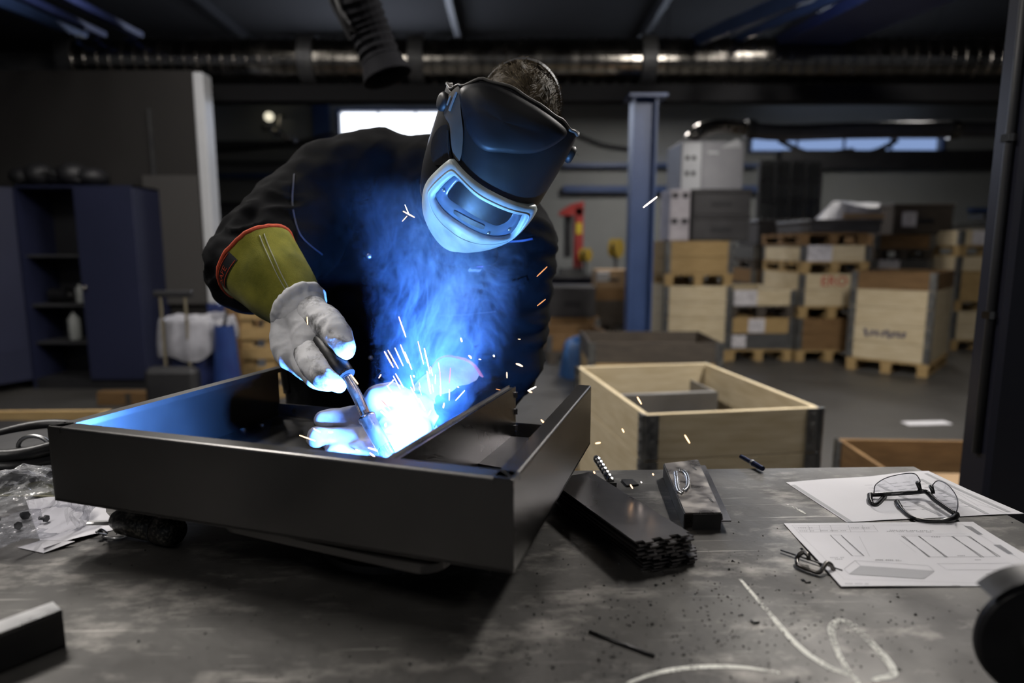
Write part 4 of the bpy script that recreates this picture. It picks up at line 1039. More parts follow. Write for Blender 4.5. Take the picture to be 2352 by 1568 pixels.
def lens(base0, base1, tops, name):
    "sheet between a bottom chord (on the brow) and a list of top points"
    n = len(tops); top = catmull(tops, 5); N_ = len(top)
    def f(u, v):
        i = min(N_-1, int(round(u*(N_-1)))); a_ = base0.lerp(base1, u); b_ = top[i]
        p = a_.lerp(b_, v); p.y -= .010*math.sin(PI*u)*1.0; return G(p)
    o = MB().grid(f, N_, 7).build(name, M_lens, t, smooth=True)
    MB().tube([f(i/(N_-1), 1) for i in range(N_)], .0009, 6).build('lens_edge', mat('grey_lens_edge', (.10, .10, .12), .3), o, smooth=True)
yl = hl.y
lens(hl, atz(2112, 1128, gz), [at(2007, 1132, yl), at(2007, 1110, yl-.01), at(2030, 1092, yl-.015), at(2070, 1083, yl-.01), at(2098, 1086, yl), at(2114, 1106, yl+.005)], 'lens')
yr = (hc_.y+hr.y)/2
lens(atz(2135, 1136, gz), hr, [at(2138, 1118, hc_.y), at(2148, 1101, hc_.y-.012), at(2168, 1108, yr-.01), at(2188, 1135, yr-.03), at(2194, 1160, hr.y-.01), hr], 'lens')
for (x, y, dy) in ((2108, 1108, -6), (2138, 1115, 4)):
    MB().tube([G(atz(x+6, y+18, gz+.006)), G(at(x, y, hc_.y))], [.003, .004], 8).build('nose_pad', M_gl, t, smooth=True)
tl = catmull([hl, atz(1999, 1150, gz-.002), atz(2006, 1158, TB+.004), atz(2016, 1155, TB+.004), atz(2030, 1140, TB+.004), atz(2034, 1133, TB+.004)], 6)
MB().tube([G(p) for p in tl], [.0045 if i < 8 else .0036 for i in range(len(tl))], 8).build('temple', M_gl, t, smooth=True)
tr_ = catmull([hr, atz(2196, 1184, gz-.002), atz(2180, 1194, TB+.005), atz(2130, 1196, TB+.004), atz(2095, 1188, TB+.004), atz(2070, 1168, TB+.004), atz(2060, 1152, TB+.004)], 6)
MB().tube([G(p) for p in tr_], [.0052 if i < 14 else .0034+.0012*(i > 30) for i in range(len(tr_))], 8).build('temple', M_gl, t, smooth=True)

# ---- bent steel hook on the drawing corner
hk = [atz(1857, 1285, TB+.006), atz(1856, 1275, TB+.012), atz(1846, 1268, TB+.013), atz(1834, 1275, TB+.010), atz(1830, 1286, TB+.006), atz(1835, 1298, TB+.004), atz(1862, 1309, TB+.004), atz(1880, 1314, TB+.004), atz(1889, 1306, TB+.008), atz(1898, 1293, TB+.012), atz(1908, 1296, TB+.010), atz(1914, 1308, TB+.003)]
o_ = hk[5].copy(); o_.z = TB
t = thing('steel_hook', 'bent round steel hook lying on the corner of the lower drawing', 'hook', o_)
hp_ = catmull(hk, 6)
MB().tube([p - o_ for p in hp_], .0030, 10).build('hook_rod', steel('oiled_steel', (.10, .095, .09), (.16, .15, .14), .25, 20), t, smooth=True)
MB().ball(hp_[-1]-o_, .0030).build('hook_tip', M_dimsteel, t)

# ---- black reel at the lower right
Rr = .06; Yr = .5
while at(2392, 1470, Yr).z > TB + 148*Yr/FPX*1.04: Yr += .002
Rr = 148*Yr/FPX*1.04
rcn = at(2392, 1470, Yr)
rcn.z = TB + Rr + .0005
t = thing('black_reel', 'black round cutting disc guard standing at the lower right edge', 'disc guard', (rcn.x, rcn.y, TB))
Rm = Matrix.Rotation(math.radians(-8), 3, 'Z') @ Matrix.Rotation(PI/2, 3, 'X')
MB().lathe([(.012, -.006), (Rr-.003, -.006), (Rr, -.003), (Rr, .003), (Rr-.003, .006), (.012, .006)], 56, Rm, (0, 0, Rr)).build('disc', M_rubber, t)
gpts = []
def guard(u, v):
    a_ = math.radians(40 + 100*u); r_ = Rr + .006
    return Rm @ Vector((math.cos(a_)*r_, math.sin(a_)*r_, -.020 + .030*v)) + Vector((0, 0, Rr))
def guard2(u, v):
    a_ = math.radians(40 + 100*u); r_ = Rr + .0085
    return Rm @ Vector((math.cos(a_)*r_, math.sin(a_)*r_, -.020 + .030*v)) + Vector((0, 0, Rr))
gm = MB().grid(guard, 24, 4); gm.grid(guard2, 24, 4, flip=True)
gm.build('guard', M_dimsteel, t, smooth=True)
MB().lathe([(.010, .006), (.022, .006), (.020, .014), (.010, .016)], 24, Rm, (0, 0, Rr)).build('hub', M_bright, t)
# ---- steel channel at the lower left corner
z1 = at(140, 1402, .66).z
t = thing('steel_channel', 'blurred steel channel section at the lower left corner', 'channel', (-.46, .56, TB))
f0, f1_ = at(143, 1402, .66), at(103, 1400, .66)
dirv = Vector((-.62, -.78, 0)).normalized(); sdv = Vector((-dirv.y, dirv.x, 0))
if sdv.x > 0: sdv = -sdv
e0 = Vector((f0.x, f0.y, z1)); oo = t.location.copy(); hh = z1-TB
LL = .32
MB().prism([e0 - oo, e0 + dirv*LL - oo, e0 + dirv*LL + sdv*.030 - oo, e0 + sdv*.030 - oo], (0, 0, -.003)).build('top_flange', M_bright, t)
MB().prism([e0 - oo, e0 + dirv*LL - oo, e0 + dirv*LL - oo - up*hh, e0 - oo - up*hh], sdv*.003).build('web', M_dimsteel, t)
MB().prism([e0 - oo - up*(hh-.003), e0 + dirv*LL - oo - up*(hh-.003), e0 + dirv*LL + sdv*.03 - oo - up*(hh-.003), e0 + sdv*.03 - oo - up*(hh-.003)], (0, 0, -.003)).build('bottom_flange', M_dimsteel, t)

# ---- left side of the table: hose coil, glove, bag, paper, tools
cx_ = atz(22, 1122, TB+.004)
t = thing('rubber_hose_coil', 'black rubber hose coil stacked at the left end of the table', 'hose', (cx_.x-.03, cx_.y+.10, TB))
for k, (r_, z, rad) in enumerate(((.100, .018, .017), (.104, .043, .016), (.097, .065, .014))):
    MB().tube([(math.cos(2*PI*i/40)*r_, math.sin(2*PI*i/40)*r_, z + .003*math.sin(3*2*PI*i/40+k)) for i in range(40)], rad, 12, closed=True).build('hose_turn', M_rubber, t, smooth=True)
MB().lathe([(.03, .004), (.085, .004), (.085, .066), (.03, .068)], 28).build('hose_core', M_black, t)
MB().tube([(math.cos(PI*i/14)*.030+.045, -.05, .066 + math.sin(PI*i/14)*.022) for i in range(15)], .004, 8).build('carry_ring', M_bright, t, smooth=True)
def blobmesh(c, r, amp, sc, seed, nu=48, nv=30):
    def f(u, v):
        a_, ph = 2*PI*u, PI*v
        n_ = Vector((math.sin(ph)*math.cos(a_), math.sin(ph)*math.sin(a_), math.cos(ph)))
        p = Vector((n_.x*r[0], n_.y*r[1], n_.z*r[2]))
        rid = 1 - abs(noise.noise(p*sc + Vector((seed, 0, 0)))*2)
        rid2 = 1 - abs(noise.noise(p*sc*2.3 + Vector((0, seed, 0)))*2)
        p *= 1 + amp*(rid - .55) + amp*.45*(rid2-.5)
        q = p + Vector(c); q.z = max(q.z, .0012 + .002*u); return q
    return MB().grid(f, nu, nv, closeu=True, flip=True)
bc = atz(62, 1215, TB)
t = thing('leather_flap', 'dark leather flap with greenish edge in front of the hose coil', 'leather', (cx_.x-.03, cx_.y+.10, TB))
MB().grid(lambda u, v: Vector(((u-.5)*.30, -.135 + .05*v + .004*math.sin(9*u), .006+.004*math.sin(5*u)+.012*v)), 20, 5).build('flap_sheet', mat('dark_leather', (.05, .05, .018), .8, col2=(.08, .08, .03), scale=20), t, smooth=True)
MB().tube([((u/19-.5)*.30, -.136 + .004*math.sin(9*u/19), .006+.004*math.sin(5*u/19)) for u in range(20)], .002, 6).build('edge_stitch', mat('pale_edge', (.30, .28, .16), .8), t, smooth=True)
def bag_mat():
    m = bpy.data.materials.new('clear_bag_film'); m.use_nodes = True; N = m.node_tree.nodes; L = m.node_tree.links; N.clear()
    o = N.new('ShaderNodeOutputMaterial'); mx = N.new('ShaderNodeMixShader'); tr = N.new('ShaderNodeBsdfTransparent'); pb = N.new('ShaderNodeBsdfPrincipled')
    pb.inputs['Base Color'].default_value = (.55, .56, .58, 1); pb.inputs['Roughness'].default_value = .13
    lw_ = N.new('ShaderNodeLayerWeight'); lw_.inputs[0].default_value = .42; mr = N.new('ShaderNodeMapRange'); mr.inputs['From Min'].default_value = .15; mr.inputs['From Max'].default_value = 1.0; mr.inputs['To Min'].default_value = .10; mr.inputs['To Max'].default_value = .80
    tc = N.new('ShaderNodeTexCoord'); n = N.new('ShaderNodeTexNoise'); n.inputs['Scale'].default_value = 45; bp = N.new('ShaderNodeBump'); bp.inputs['Strength'].default_value = 1.0; bp.inputs['Distance'].default_value = .010
    L.new(tc.outputs['Object'], n.inputs['Vector']); L.new(n.outputs['Fac'], bp.inputs['Height']); L.new(bp.outputs[0], pb.inputs['Normal'])
    L.new(lw_.outputs['Facing'], mr.inputs['Value']); L.new(mr.outputs[0], mx.inputs[0]); L.new(tr.outputs[0], mx.inputs[1]); L.new(pb.outputs[0], mx.inputs[2]); L.new(mx.outputs[0], o.inputs[0])
    tr.inputs[0].default_value = (.88, .88, .9, 1); return m
M_bag = bag_mat()
t = thing('plastic_bag', 'crumpled clear plastic bag with dark parts inside at table left', 'bag', (bc.x-.015, bc.y, TB))
blobmesh((0, .0, .034), (.100, .085, .056), .30, 16, 3.1, 64, 40).build('bag_film', M_bag, t, smooth=False)
for k, (x, y, z, r_) in enumerate(((-.04, .01, .010, .007), (.01, -.01, .010, .006), (-.01, .03, .010, .007), (.03, .02, .009, .006), (-.06, -.03, .009, .006))):
    MB().lathe([(r_*.5, -r_*1.6), (r_*.5, .0), (r_, .0), (r_, r_*.6)], 6, Matrix.Rotation(.7*k, 3, 'X') @ Matrix.Rotation(.5*k, 3, 'Y'), (x, y, z)).build('dark_part', M_black, t)
qs = [atz(100, 1268, TB), atz(300, 1205, TB), atz(310, 1120, TB), atz(60, 1150, TB)]
t3, f3 = sheet('paper_sheet', qs, lambda u, v: .010*max(0, .45-v)*(1-u)*1.2 + .002*math.sin(5*u), 'plain white paper sheet between plastic bag and steel frame')
t3['category'] = 'paper'
fl = [atz(40, 1257, TB+.001), atz(100, 1270, TB+.001), atz(172, 1243, TB+.006), atz(96, 1240, TB+.010)]
MB().prism([p - t3.location for p in fl], (0, 0, .0005)).build('folded_corner', M_paper, t3)
# die grinder handle and chrome clip under the frame
p0, p1 = atz(268, 1192, TB+.024), atz(408, 1222, TB+.022)
t = thing('air_tool', 'dark cylindrical air tool half hidden under the steel frame', 'tool', p0)
dv = p1-p0
MB().tube([Vector(), dv*.1, dv*.12, dv*.68, dv*.70, dv*.72, dv*.95, dv], [.014, .017, .020, .021, .018, .022, .022, .018], 20).build('tool_body', mat('grainy_dark_metal', (.03, .03, .028), .4, .7, col2=(.14, .13, .11), scale=220, lo=.5, hi=.6), t, smooth=True)
MB().tube([dv*.70, dv*.715], .0225, 20).build('joint_ring', M_black, t)
MB().bar(dv*.02 + Vector((-.045, -.005, -.004)), dv*.05 + Vector((0, 0, -.004)), .010, .006, bev=.002).build('lever', M_bright, t)
ck = [atz(x, y, TB+z) for x, y, z in ((222, 1222, .012), (232, 1216, .012), (244, 1225, .006), (236, 1232, .004), (262, 1236, .004), (288, 1232, .004), (296, 1222, .010))]
o_ = ck[3].copy(); o_.z = TB
t = thing('spring_clip', 'small shiny bent wire clip beside the air tool', 'clip', o_)
MB().tube([p - o_ for p in catmull(ck, 5)], .0022, 8).build('clip_wire', M_bright, t, smooth=True)
MB().bar(ck[0]-o_, ck[2]-o_, .012, .0015).build('clip_tongue', M_bright, t)
# ================================================================== WELDER
from mathutils.bvhtree import BVHTree
def px2m(r, Y): return r * Y / FPX
def remesh_blobs(blobs, voxel, smooth_it=6, fac=.5):
    "blobs: list of (center, (rx,ry,rz), rot) merged into one continuous surface"
    mb_ = MB()
    for c, r, R in blobs: mb_.ball(c, r, R, 14, 9)
    o = mb_.build('tmp', []); 
    m = o.modifiers.new('r', 'REMESH'); m.mode = 'VOXEL'; m.voxel_size = voxel; m.adaptivity = 0
    if smooth_it:
        s_ = o.modifiers.new('s', 'SMOOTH'); s_.iterations = smooth_it; s_.factor = fac
    me = evaluated(o); old = o.data; bpy.data.objects.remove(o); bpy.data.meshes.remove(old)
    me.polygons.foreach_set('use_smooth', [True]*len(me.polygons)); return me
def chain(pts, flat=1.0, step=.45):
    "pts: (px,py,Y,rpx) -> overlapping balls from joint to joint"
    out = []; P_ = [(at(a, b, y), px2m(r, y)) for a, b, y, r in pts]
    for (p, r), (q, s_) in zip(P_[:-1], P_[1:]):
        n = max(2, int((q-p).length/(min(r, s_)*step))+1)
        for k in range(n+1):
            t_ = k/n; rr_ = r+(s_-r)*t_; out.append((p.lerp(q, t_), (rr_, rr_*flat, rr_), None))
    return out
def chain3(pts, step=.45):
    out = []
    for (p, r), (q, s_) in zip(pts[:-1], pts[1:]):
        p, q = Vector(p), Vector(q); n = max(2, int((q-p).length/(min(r, s_)*step))+1)
        for k in range(n+1): t_ = k/n; rr_ = r+(s_-r)*t_; out.append((p.lerp(q, t_), (rr_, rr_, rr_), None))
    return out
body = []
body += chain([(872, 432, 1.60, 128), (775, 462, 1.58, 135), (690, 515, 1.52, 122)], .8)      # back and right shoulder
body += chain([(690, 515, 1.52, 120), (620, 572, 1.42, 106), (574, 622, 1.34, 94)], .9)        # right upper arm
body += chain([(574, 622, 1.34, 93), (610, 635, 1.29, 76), (672, 695, 1.20, 50)], .95)         # right forearm
body += chain([(872, 440, 1.62, 130), (960, 420, 1.58, 105), (1060, 440, 1.52, 105)], .8)      # shoulders across the neck
body += chain([(1060, 440, 1.52, 105), (1150, 520, 1.50, 95), (1192, 560, 1.47, 84)], .85)      # left shoulder
body += chain([(1192, 560, 1.47, 84), (1192, 690, 1.47, 74), (1168, 830, 1.42, 73), (1120, 900, 1.38, 66)], .95)
body += chain([(1120, 900, 1.38, 64), (1060, 915, 1.30, 54), (990, 940, 1.20, 42)], .95)       # left forearm
body += chain([(830, 500, 1.62, 170), (860, 650, 1.64, 200), (880, 800, 1.68, 225), (890, 960, 1.74, 235)], .72)
body += chain([(1010, 560, 1.56, 150), (1000, 700, 1.60, 175), (985, 850, 1.68, 200)], .72)
body += chain([(1080, 470, 1.46, 70), (1110, 420, 1.40, 66)])                                 # neck
hipz = at(890, 960, 1.74)
for sx_ in (-1, 1):
    hx = hipz.x + .10*sx_
    body += chain3([((hx, 1.76, .90), .135), ((hx+.02*sx_, 1.72, .52), .090), ((hx+.03*sx_, 1.78, .12), .068)])
    body += chain3([((hx+.03*sx_, 1.76, .06), .055), ((hx+.04*sx_, 1.58, .045), .046)])
me = remesh_blobs(body, .0080, 8)
# cloth folds pushed into the jacket
nrm = [v.normal.copy() for v in me.vertices]
el = at(575, 600, 1.36); e2_ = at(1160, 850, 1.42); sh2 = at(1190, 620, 1.47)
for v, n in zip(me.vertices, nrm):
    p = v.co
    f = 0.0
    warp = noise.noise_vector(p*3.2)*.06
    a_ = noise.noise(Vector((p.x*6+p.z*5, p.y*5, p.z*9 - p.x*7)) + warp*20)
    f += (1-abs(a_)*2)*.0065
    f += .004*noise.noise(p*22 + warp*30)
    for c_, k_ in ((el, .16), (e2_, .15), (sh2, .16)):
        w_ = math.exp(-((p-c_).length/k_)**2)
        s_ = noise.noise(Vector((p.x*9, p.y*8, p.z*34)) + warp*40); f += w_*(1-abs(s_)*2.2)*.010
    if p.z < .1: f *= .2
    v.co = p + n*f
me.update()
M_cloth = mat('black_work_cloth', (.0028, .003, .0038), .92, col2=(.0042, .0044, .0052), scale=30, bump=.35, bscale=900, bdist=.0008, spec=.08)
me.materials.append(M_cloth)
person = link('person', me)
tag(person, 'person bending over the table in dark work clothes, welding helmet and gauntlets', 'person')
bvh = BVHTree.FromPolygons([v.co for v in me.vertices], [p.vertices for p in me.polygons])
def on_body(px, py, off=.002):
    r = ray(px, py).normalized(); h = bvh.ray_cast(Vector((0, 0, CAMZ)) + r*.3, r)
    return (h[0] + h[1]*off, h[1]) if h[0] else (at(px, py, 1.35), Vector((0, -1, 0)))
def body_ribbon(pts, wd, name, m, off=.0015):
    P_ = catmull([Vector((x, y, 0)) for x, y in pts], 5); vs = []; hit = [on_body(p.x, p.y, off) for p in P_]
    for i in range(len(P_)):
        d = hit[min(i+1, len(hit)-1)][0] - hit[max(i-1, 0)][0]; s_ = d.cross(hit[i][1]).normalized()*wd/2
        vs += [hit[i][0]-s_, hit[i][0]+s_]
    return MB().add(vs, [(2*i, 2*i+1, 2*i+3, 2*i+2) for i in range(len(P_)-1)]).build(name, m, person, smooth=True)
# collar, pocket flap, seams, snaps, chest print
M_seam = mat('seam_thread', (.02, .024, .04), .8)
col_pts = [on_body(x, y, .004) for x, y in ((985, 330), (960, 385), (965, 470), (1000, 545))]
pk = [on_body(x, y, .006)[0] for x, y in ((1010, 640), (1080, 655), (1150, 648), (1215, 625))]
body_ribbon([(676, 400), (672, 470), (690, 540), (740, 585)], .0035, 'shoulder_seam', M_seam)
body_ribbon([(842, 470), (852, 600), (858, 740), (862, 860)], .030, 'front_placket', M_cloth, .004)
body_ribbon([(1010, 648), (1080, 668), (1150, 662), (1210, 640)], .012, 'pocket_flap', M_cloth, .006)
body_ribbon([(1165, 555), (1195, 552), (1222, 548)], .004, 'pocket_piping', mat('blue_piping', (.03, .06, .16), .6), .004)
body_ribbon([(1010, 725), (1080, 722), (1140, 716)], .003, 'pocket_seam', M_seam, .003)
for (x, y) in ((848, 587), (852, 820)):
    p, n = on_body(x, y, .001); MB().lathe([(.0065, 0), (.0065, .002), (.004, .0034)], 14, n.to_track_quat('Z', 'Y').to_matrix(), p + n*.004).build('snap_button', M_bright, person, smooth=True)
def decal(me_, px, py, tilt, name):
    p, n = on_body(px, py, .004); right = Vector((math.cos(tilt), 0, math.sin(tilt))); right = (right - n*right.dot(n)).normalized(); upv = n.cross(right)
    M4 = Matrix((right, upv, n)).transposed().to_4x4(); M4.translation = p
    for v in me_.vertices: v.co = M4 @ v.co
    link(name, me_, person)
mk = MB()
for (x0, wd, h0, h1) in ((-.012, .003, -.006, .004), (-.006, .003, -.006, .010), (.000, .009, -.006, -.003), (.0055, .003, -.006, .010), (.0115, .003, -.006, .010)):
    mk.prism([Vector((x0-.002, h0, 0)), Vector((x0+wd-.002, h0, 0)), Vector((x0+wd+.002, h1, 0)), Vector((x0+.002, h1, 0))], (0, 0, .0004))
decal(mk.mesh('logo', mat('purple_print', (.55, .22, 1.0), .6)), 1096, 605, -.06, 'chest_logo')
decal(text_mesh('demar', .0115, mat('white_print', (.75, .78, .85), .6), .0002), 1090, 620, -.03, 'chest_text')

# ------------------------------------------------------------------ head and hair
HC = at(1185, 268, 1.375)
def orient(alpha, beta, gamma):
    "right, forward, up vectors of a head: pitch down, yaw, roll clockwise as seen"
    ca, sa = math.cos(alpha), math.sin(alpha); r = Vector((1, 0, 0)); f = Vector((0, -ca, -sa)); u = Vector((0, -sa, ca))
    Rz = Matrix.Rotation(beta, 3, 'Z'); Ry = Matrix.Rotation(gamma, 3, 'Y')
    return [Ry @ (Rz @ v) for v in (r, f, u)]
hr_, hf_, hu_ = orient(math.radians(38), math.radians(4), math.radians(21))
HM = Matrix((hr_, hf_, hu_)).transposed()
head = [(HC, (.078, .098, .100), HM), (HC + hf_*.03 - hu_*.06, (.060, .070, .075), HM), (HC - hu_*.09 + hf_*.055, (.040, .04, .05), HM), (HC + hf_*.10 - hu_*.045, (.014, .02, .022), HM)]
for s_ in (-1, 1): head.append((HC + hr_*.080*s_ - hu_*.03, (.010, .022, .032), HM))
head += [(HC - hu_*(.08+.02*k) - hf_*.02, (.056, .056, .05), HM) for k in range(4)]
me = remesh_blobs(head, .006, 5); M_skin = mat('skin', (.33, .20, .15), .55, col2=(.37, .23, .17), scale=12); me.materials.append(M_skin)
link('head', me, person)
# short brown hair: cap plus strands
M_hair = mat('brown_hair', (.050, .036, .022), .6, col2=(.16, .125, .075), scale=160, stretch=(1, 1, 1), lo=.35, hi=.7, spec=.25)
def scalp(u, v, k=1.0):
    a_, ph = 2*PI*u, v
    n = Vector((math.sin(ph)*math.cos(a_), math.sin(ph)*math.sin(a_), math.cos(ph)))
    p = Vector((n.x*.083*k, n.y*.103*k, n.z*.106*k)); return HC + HM @ p, (HM @ Vector((n.x/.083, n.y/.103, n.z/.106))).normalized()
hm = MB().grid(lambda u, v: scalp(u, v*1.75, 1.0 + .025*noise.noise(Vector((math.cos(2*PI*u)*5, math.sin(2*PI*u)*5, v*8))))[0], 48, 22, closeu=True)
hair = hm.build('hair', M_hair, person, smooth=True)
rh = random.Random(11); st = MB()
for i in range(3600):
    u, ph = rh.random(), math.acos(1 - rh.random()*1.15)
    p, n = scalp(u, ph, 1.0)
    whirl = HM @ Vector((math.sin(9*u+3*ph), math.cos(7*u)*.8+.5, 0)); cl = noise.noise_vector(p*38)
    tn = (whirl + cl*1.6); tn = (tn - n*tn.dot(n)).normalized()
    L1 = rh.uniform(.010, .022); wv = n.cross(tn)*.00055
    q1_ = p + n*L1*.42 + tn*L1*.45; q2_ = p + n*L1*.55 + tn*L1*1.1
    st.add([p-wv, p+wv, q1_-wv*.9, q1_+wv*.9, q2_], [(0, 1, 3, 2), (2, 3, 4)])
o = st.build('hair_strands', M_hair, hair); o['kind'] = 'stuff'
# ------------------------------------------------------------------ welding helmet
C0 = at(1121, 374, 1.215)
R_, F_, U_ = orient(math.radians(29.2), math.radians(15), math.radians(20.5))
helm = link('welding_helmet', None, person); helm.empty_display_size = .05
helm['label'] = 'black welding helmet with grey visor frame and dark lens'
ZS = [-.150, -.13, -.10, -.06, -.02, .02, .07, .11, .14, .16, .18, .195]
WS = [.057, .0779, .095, .1064, .1121, .115, .1178, .1188, .1159, .1102, .095, .076]
DS = [.095, .108, .118, .126, .130, .129, .122, .108, .090, .072, .05, .02]
def interp(z, ys):
    z = min(max(z, ZS[0]), ZS[-1])
    for i in range(len(ZS)-1):
        if z <= ZS[i+1]:
            t_ = (z-ZS[i])/(ZS[i+1]-ZS[i]); t_ = t_
            y0 = ys[max(i-1, 0)]; y1 = ys[i]; y2 = ys[i+1]; y3 = ys[min(i+2, len(ys)-1)]
            return .5*(2*y1+(y2-y0)*t_+(2*y0-5*y1+4*y2-y3)*t_*t_+(3*y1-y0-3*y2+y3)*t_**3)
def hs(th, z, off=0.0):
    "helmet surface point: th degrees from the front, z height, off outward"
    a_ = math.radians(th); w_, d_ = interp(z, WS)+off, interp(z, DS)+off; n_ = 2.35
    s_, c_ = math.sin(a_), math.cos(a_)
    x = w_*math.copysign(abs(s_)**(2/n_), s_); y = d_*math.copysign(abs(c_)**(2/n_), c_)
    if c_ < 0: y *= .95
    return C0 + R_*x + F_*y + U_*(z + off*.4*(z/.16))
M_shell = mat('black_helmet_shell', (.010, .011, .014), .46, col2=(.016, .016, .018), scale=9, bump=.08, bscale=60, rvar=.08, spec=.32)
M_hgrey = mat('grey_helmet_panel', (.085, .08, .074), .42, col2=(.13, .125, .115), scale=12, rvar=.08, bump=.1, bscale=80)
M_visor = mat('grey_visor_frame', (.34, .40, .40), .42, col2=(.54, .60, .60), scale=26, rvar=.10, bump=.12, bscale=90)
M_cass = mat('blue_grey_cassette', (.10, .14, .22), .28, col2=(.13, .18, .27), scale=14)
M_glass = mat('dark_welding_lens', (.035, .012, .55), .25, spec=.05, col2=(.07, .03, .80), scale=60, lo=.45, hi=.75)
def lin(th, tab):
    for (a0, b0), (a1, b1) in zip(tab[:-1], tab[1:]):
        if th <= a1:
            t_ = (th-a0)/(a1-a0); t_ = t_*t_*(3-2*t_); return b0+(b1-b0)*t_
    return tab[-1][1]
def zbot(th): return lin(th, [(-118, -.06), (-75, -.085), (-54, -.086), (-43, -.110), (-27, -.126), (-11, -.132), (1, -.122), (13, -.106), (27, -.088), (39, -.072), (47, -.042), (60, -.035), (90, -.03), (118, 0)])
def ztop(th): return lin(th, [(-118, .085), (-75, .108), (-61, .126), (-38, .154), (-12, .162), (4, .158), (29, .150), (50, .137), (75, .125), (118, .10)])
TH0 = 118
def shell(u, v, off=0.0):
    th = -TH0 + 2*TH0*u; z = zbot(th) + (ztop(th)-zbot(th))*v; return hs(th, z, off)
sh_ = MB().grid(lambda u, v: shell(u, v), 72, 40); sh_.grid(lambda u, v: shell(u, v, -.0035), 72, 40, flip=True)
NU, NV = 72, 40; nb_ = NU*NV
rimf = [(i, i+1, nb_+i+1, nb_+i) for i in range(NU-1)] + [((NV-1)*NU+i, (NV-1)*NU+i+1, nb_+(NV-1)*NU+i+1, nb_+(NV-1)*NU+i) for i in range(NU-1)]
sh_.f += rimf; sh_.m += [0]*len(rimf)
sh_.build('helmet_shell', M_shell, helm, smooth=True)
MB().tube([hs(-TH0+2*TH0*i/60, ztop(-TH0+2*TH0*i/60), .0005) for i in range(61)], .0028, 8).build('rim_edge', M_hgrey, helm, smooth=True)
def loop(ctrl, k=5):
    n = len(ctrl); out = []
    for i in range(n):
        p0, p1, p2, p3 = [Vector((*ctrl[(i+j) % n], 0)) for j in (-1, 0, 1, 2)]
        for j in range(k):
            t_ = j/k; out.append(.5*((2*p1)+(p2-p0)*t_+(2*p0-5*p1+4*p2-p3)*t_*t_+(3*p1-p0-3*p2+p3)*t_**3))
    return [(p.x, p.y) for p in out]
def ring(outer, inner, offs, name, m, parent):
    "surface between two loops on the helmet; offs: list of (s, offset)"
    n = len(outer); vs = []
    for s_, of in offs:
        for (a_, b_) in zip(outer, inner): vs.append(hs(a_[0]+(b_[0]-a_[0])*s_, a_[1]+(b_[1]-a_[1])*s_, of))
    fs = [(j*n+i, j*n+(i+1) % n, (j+1)*n+(i+1) % n, (j+1)*n+i) for j in range(len(offs)-1) for i in range(n)]
    return MB().add(vs, fs).build(name, m, parent, smooth=True)
def fill(lp, off, name, m, parent, shrink=8, dome=0.0):
    cx_ = sum(p[0] for p in lp)/len(lp); cz_ = sum(p[1] for p in lp)/len(lp); n = len(lp); vs = []
    for k in range(shrink):
        s_ = 1 - k/shrink
        for p in lp: vs.append(hs(cx_+(p[0]-cx_)*s_, cz_+(p[1]-cz_)*s_, off + dome*(1-s_*s_)))
    vs.append(hs(cx_, cz_, off+dome)); fs = [(j*n+i, j*n+(i+1) % n, (j+1)*n+(i+1) % n, (j+1)*n+i) for j in range(shrink-1) for i in range(n)]
    fs += [((shrink-1)*n+i, (shrink-1)*n+(i+1) % n, shrink*n) for i in range(n)]
    return MB().add(vs, fs).build(name, m, parent, smooth=True)
def resample(pts, n=100):
    P_ = [Vector((p[0]*.0021, p[1], 0)) for p in loop(pts, 6)]; P_.append(P_[0]); L_ = [0]
    for a0, a1 in zip(P_[:-1], P_[1:]): L_.append(L_[-1] + (a1-a0).length)
    out = []; j = 0
    for i in range(n):
        d_ = L_[-1]*i/n
        while L_[j+1] < d_: j += 1
        q = P_[j].lerp(P_[j+1], (d_-L_[j])/max(1e-9, L_[j+1]-L_[j])); out.append((q.x/.0021, q.y))
    return out
OUT = resample([(-37, .029), (-27, .024), (-15, .018), (-5, .014), (4, .011), (18, .008), (33, .006), (46, .004), (50, -.014), (49, -.038), (45, -.060), (39, -.077), (27, -.093), (13, -.111), (1, -.126), (-11, -.136), (-27, -.131), (-43, -.114), (-54, -.09), (-57, -.062), (-55, -.034), (-47, .0), (-41, .022)])
INN = resample([(-30, .008), (-26, .010), (-19, .006), (-9, -.002), (1, -.006), (11, -.008), (24, -.010), (32, -.010), (35, -.026), (37, -.046), (35, -.062), (24, -.069), (11, -.072), (0, -.070), (-11, -.066), (-26, -.062), (-37, -.055), (-42, -.047), (-40, -.034), (-35, -.010)])
LEN = resample([(-26, -.001), (-23, .001), (-13, -.004), (-2, -.008), (7, -.010), (21, -.012), (23, -.018), (22, -.032), (18, -.042), (14, -.046), (3, -.043), (-7, -.039), (-17, -.036), (-28, -.035), (-30, -.028), (-28, -.012)])
ring(OUT, INN, [(0, -.003), (.0, .004), (.08, .0095), (.5, .0110), (.85, .0120), (.97, .0110), (1.0, .0060), (1.0, -.001)], 'visor_frame', M_visor, helm)
MIDL = [((o_[0]*.30+i_[0]*.70), (o_[1]*.30+i_[1]*.70)) for o_, i_ in zip(OUT, INN)]
cv = [hs(a_, b_, .0118) for a_, b_ in MIDL]; MB().tube(cv, .0012, 6, closed=True).build('frame_ridge', M_visor, helm, smooth=True)
ring(INN, LEN, [(0, -.001), (.0, .003), (.55, .0015), (.9, .0005), (1.0, -.004), (1.0, -.007)], 'filter_cassette', M_cass, helm)
fill(LEN, -.005, 'lens', M_glass, helm)
lowl = [p for p in LEN if p[1] < -.026]; lowl.sort()
MB().tube([hs(a_, b_+.001, -.003) for a_, b_ in lowl], .0012, 6).build('lens_sealing', mat('violet_reflecting_edge', (.35, .12, .55), .25), helm, smooth=True)
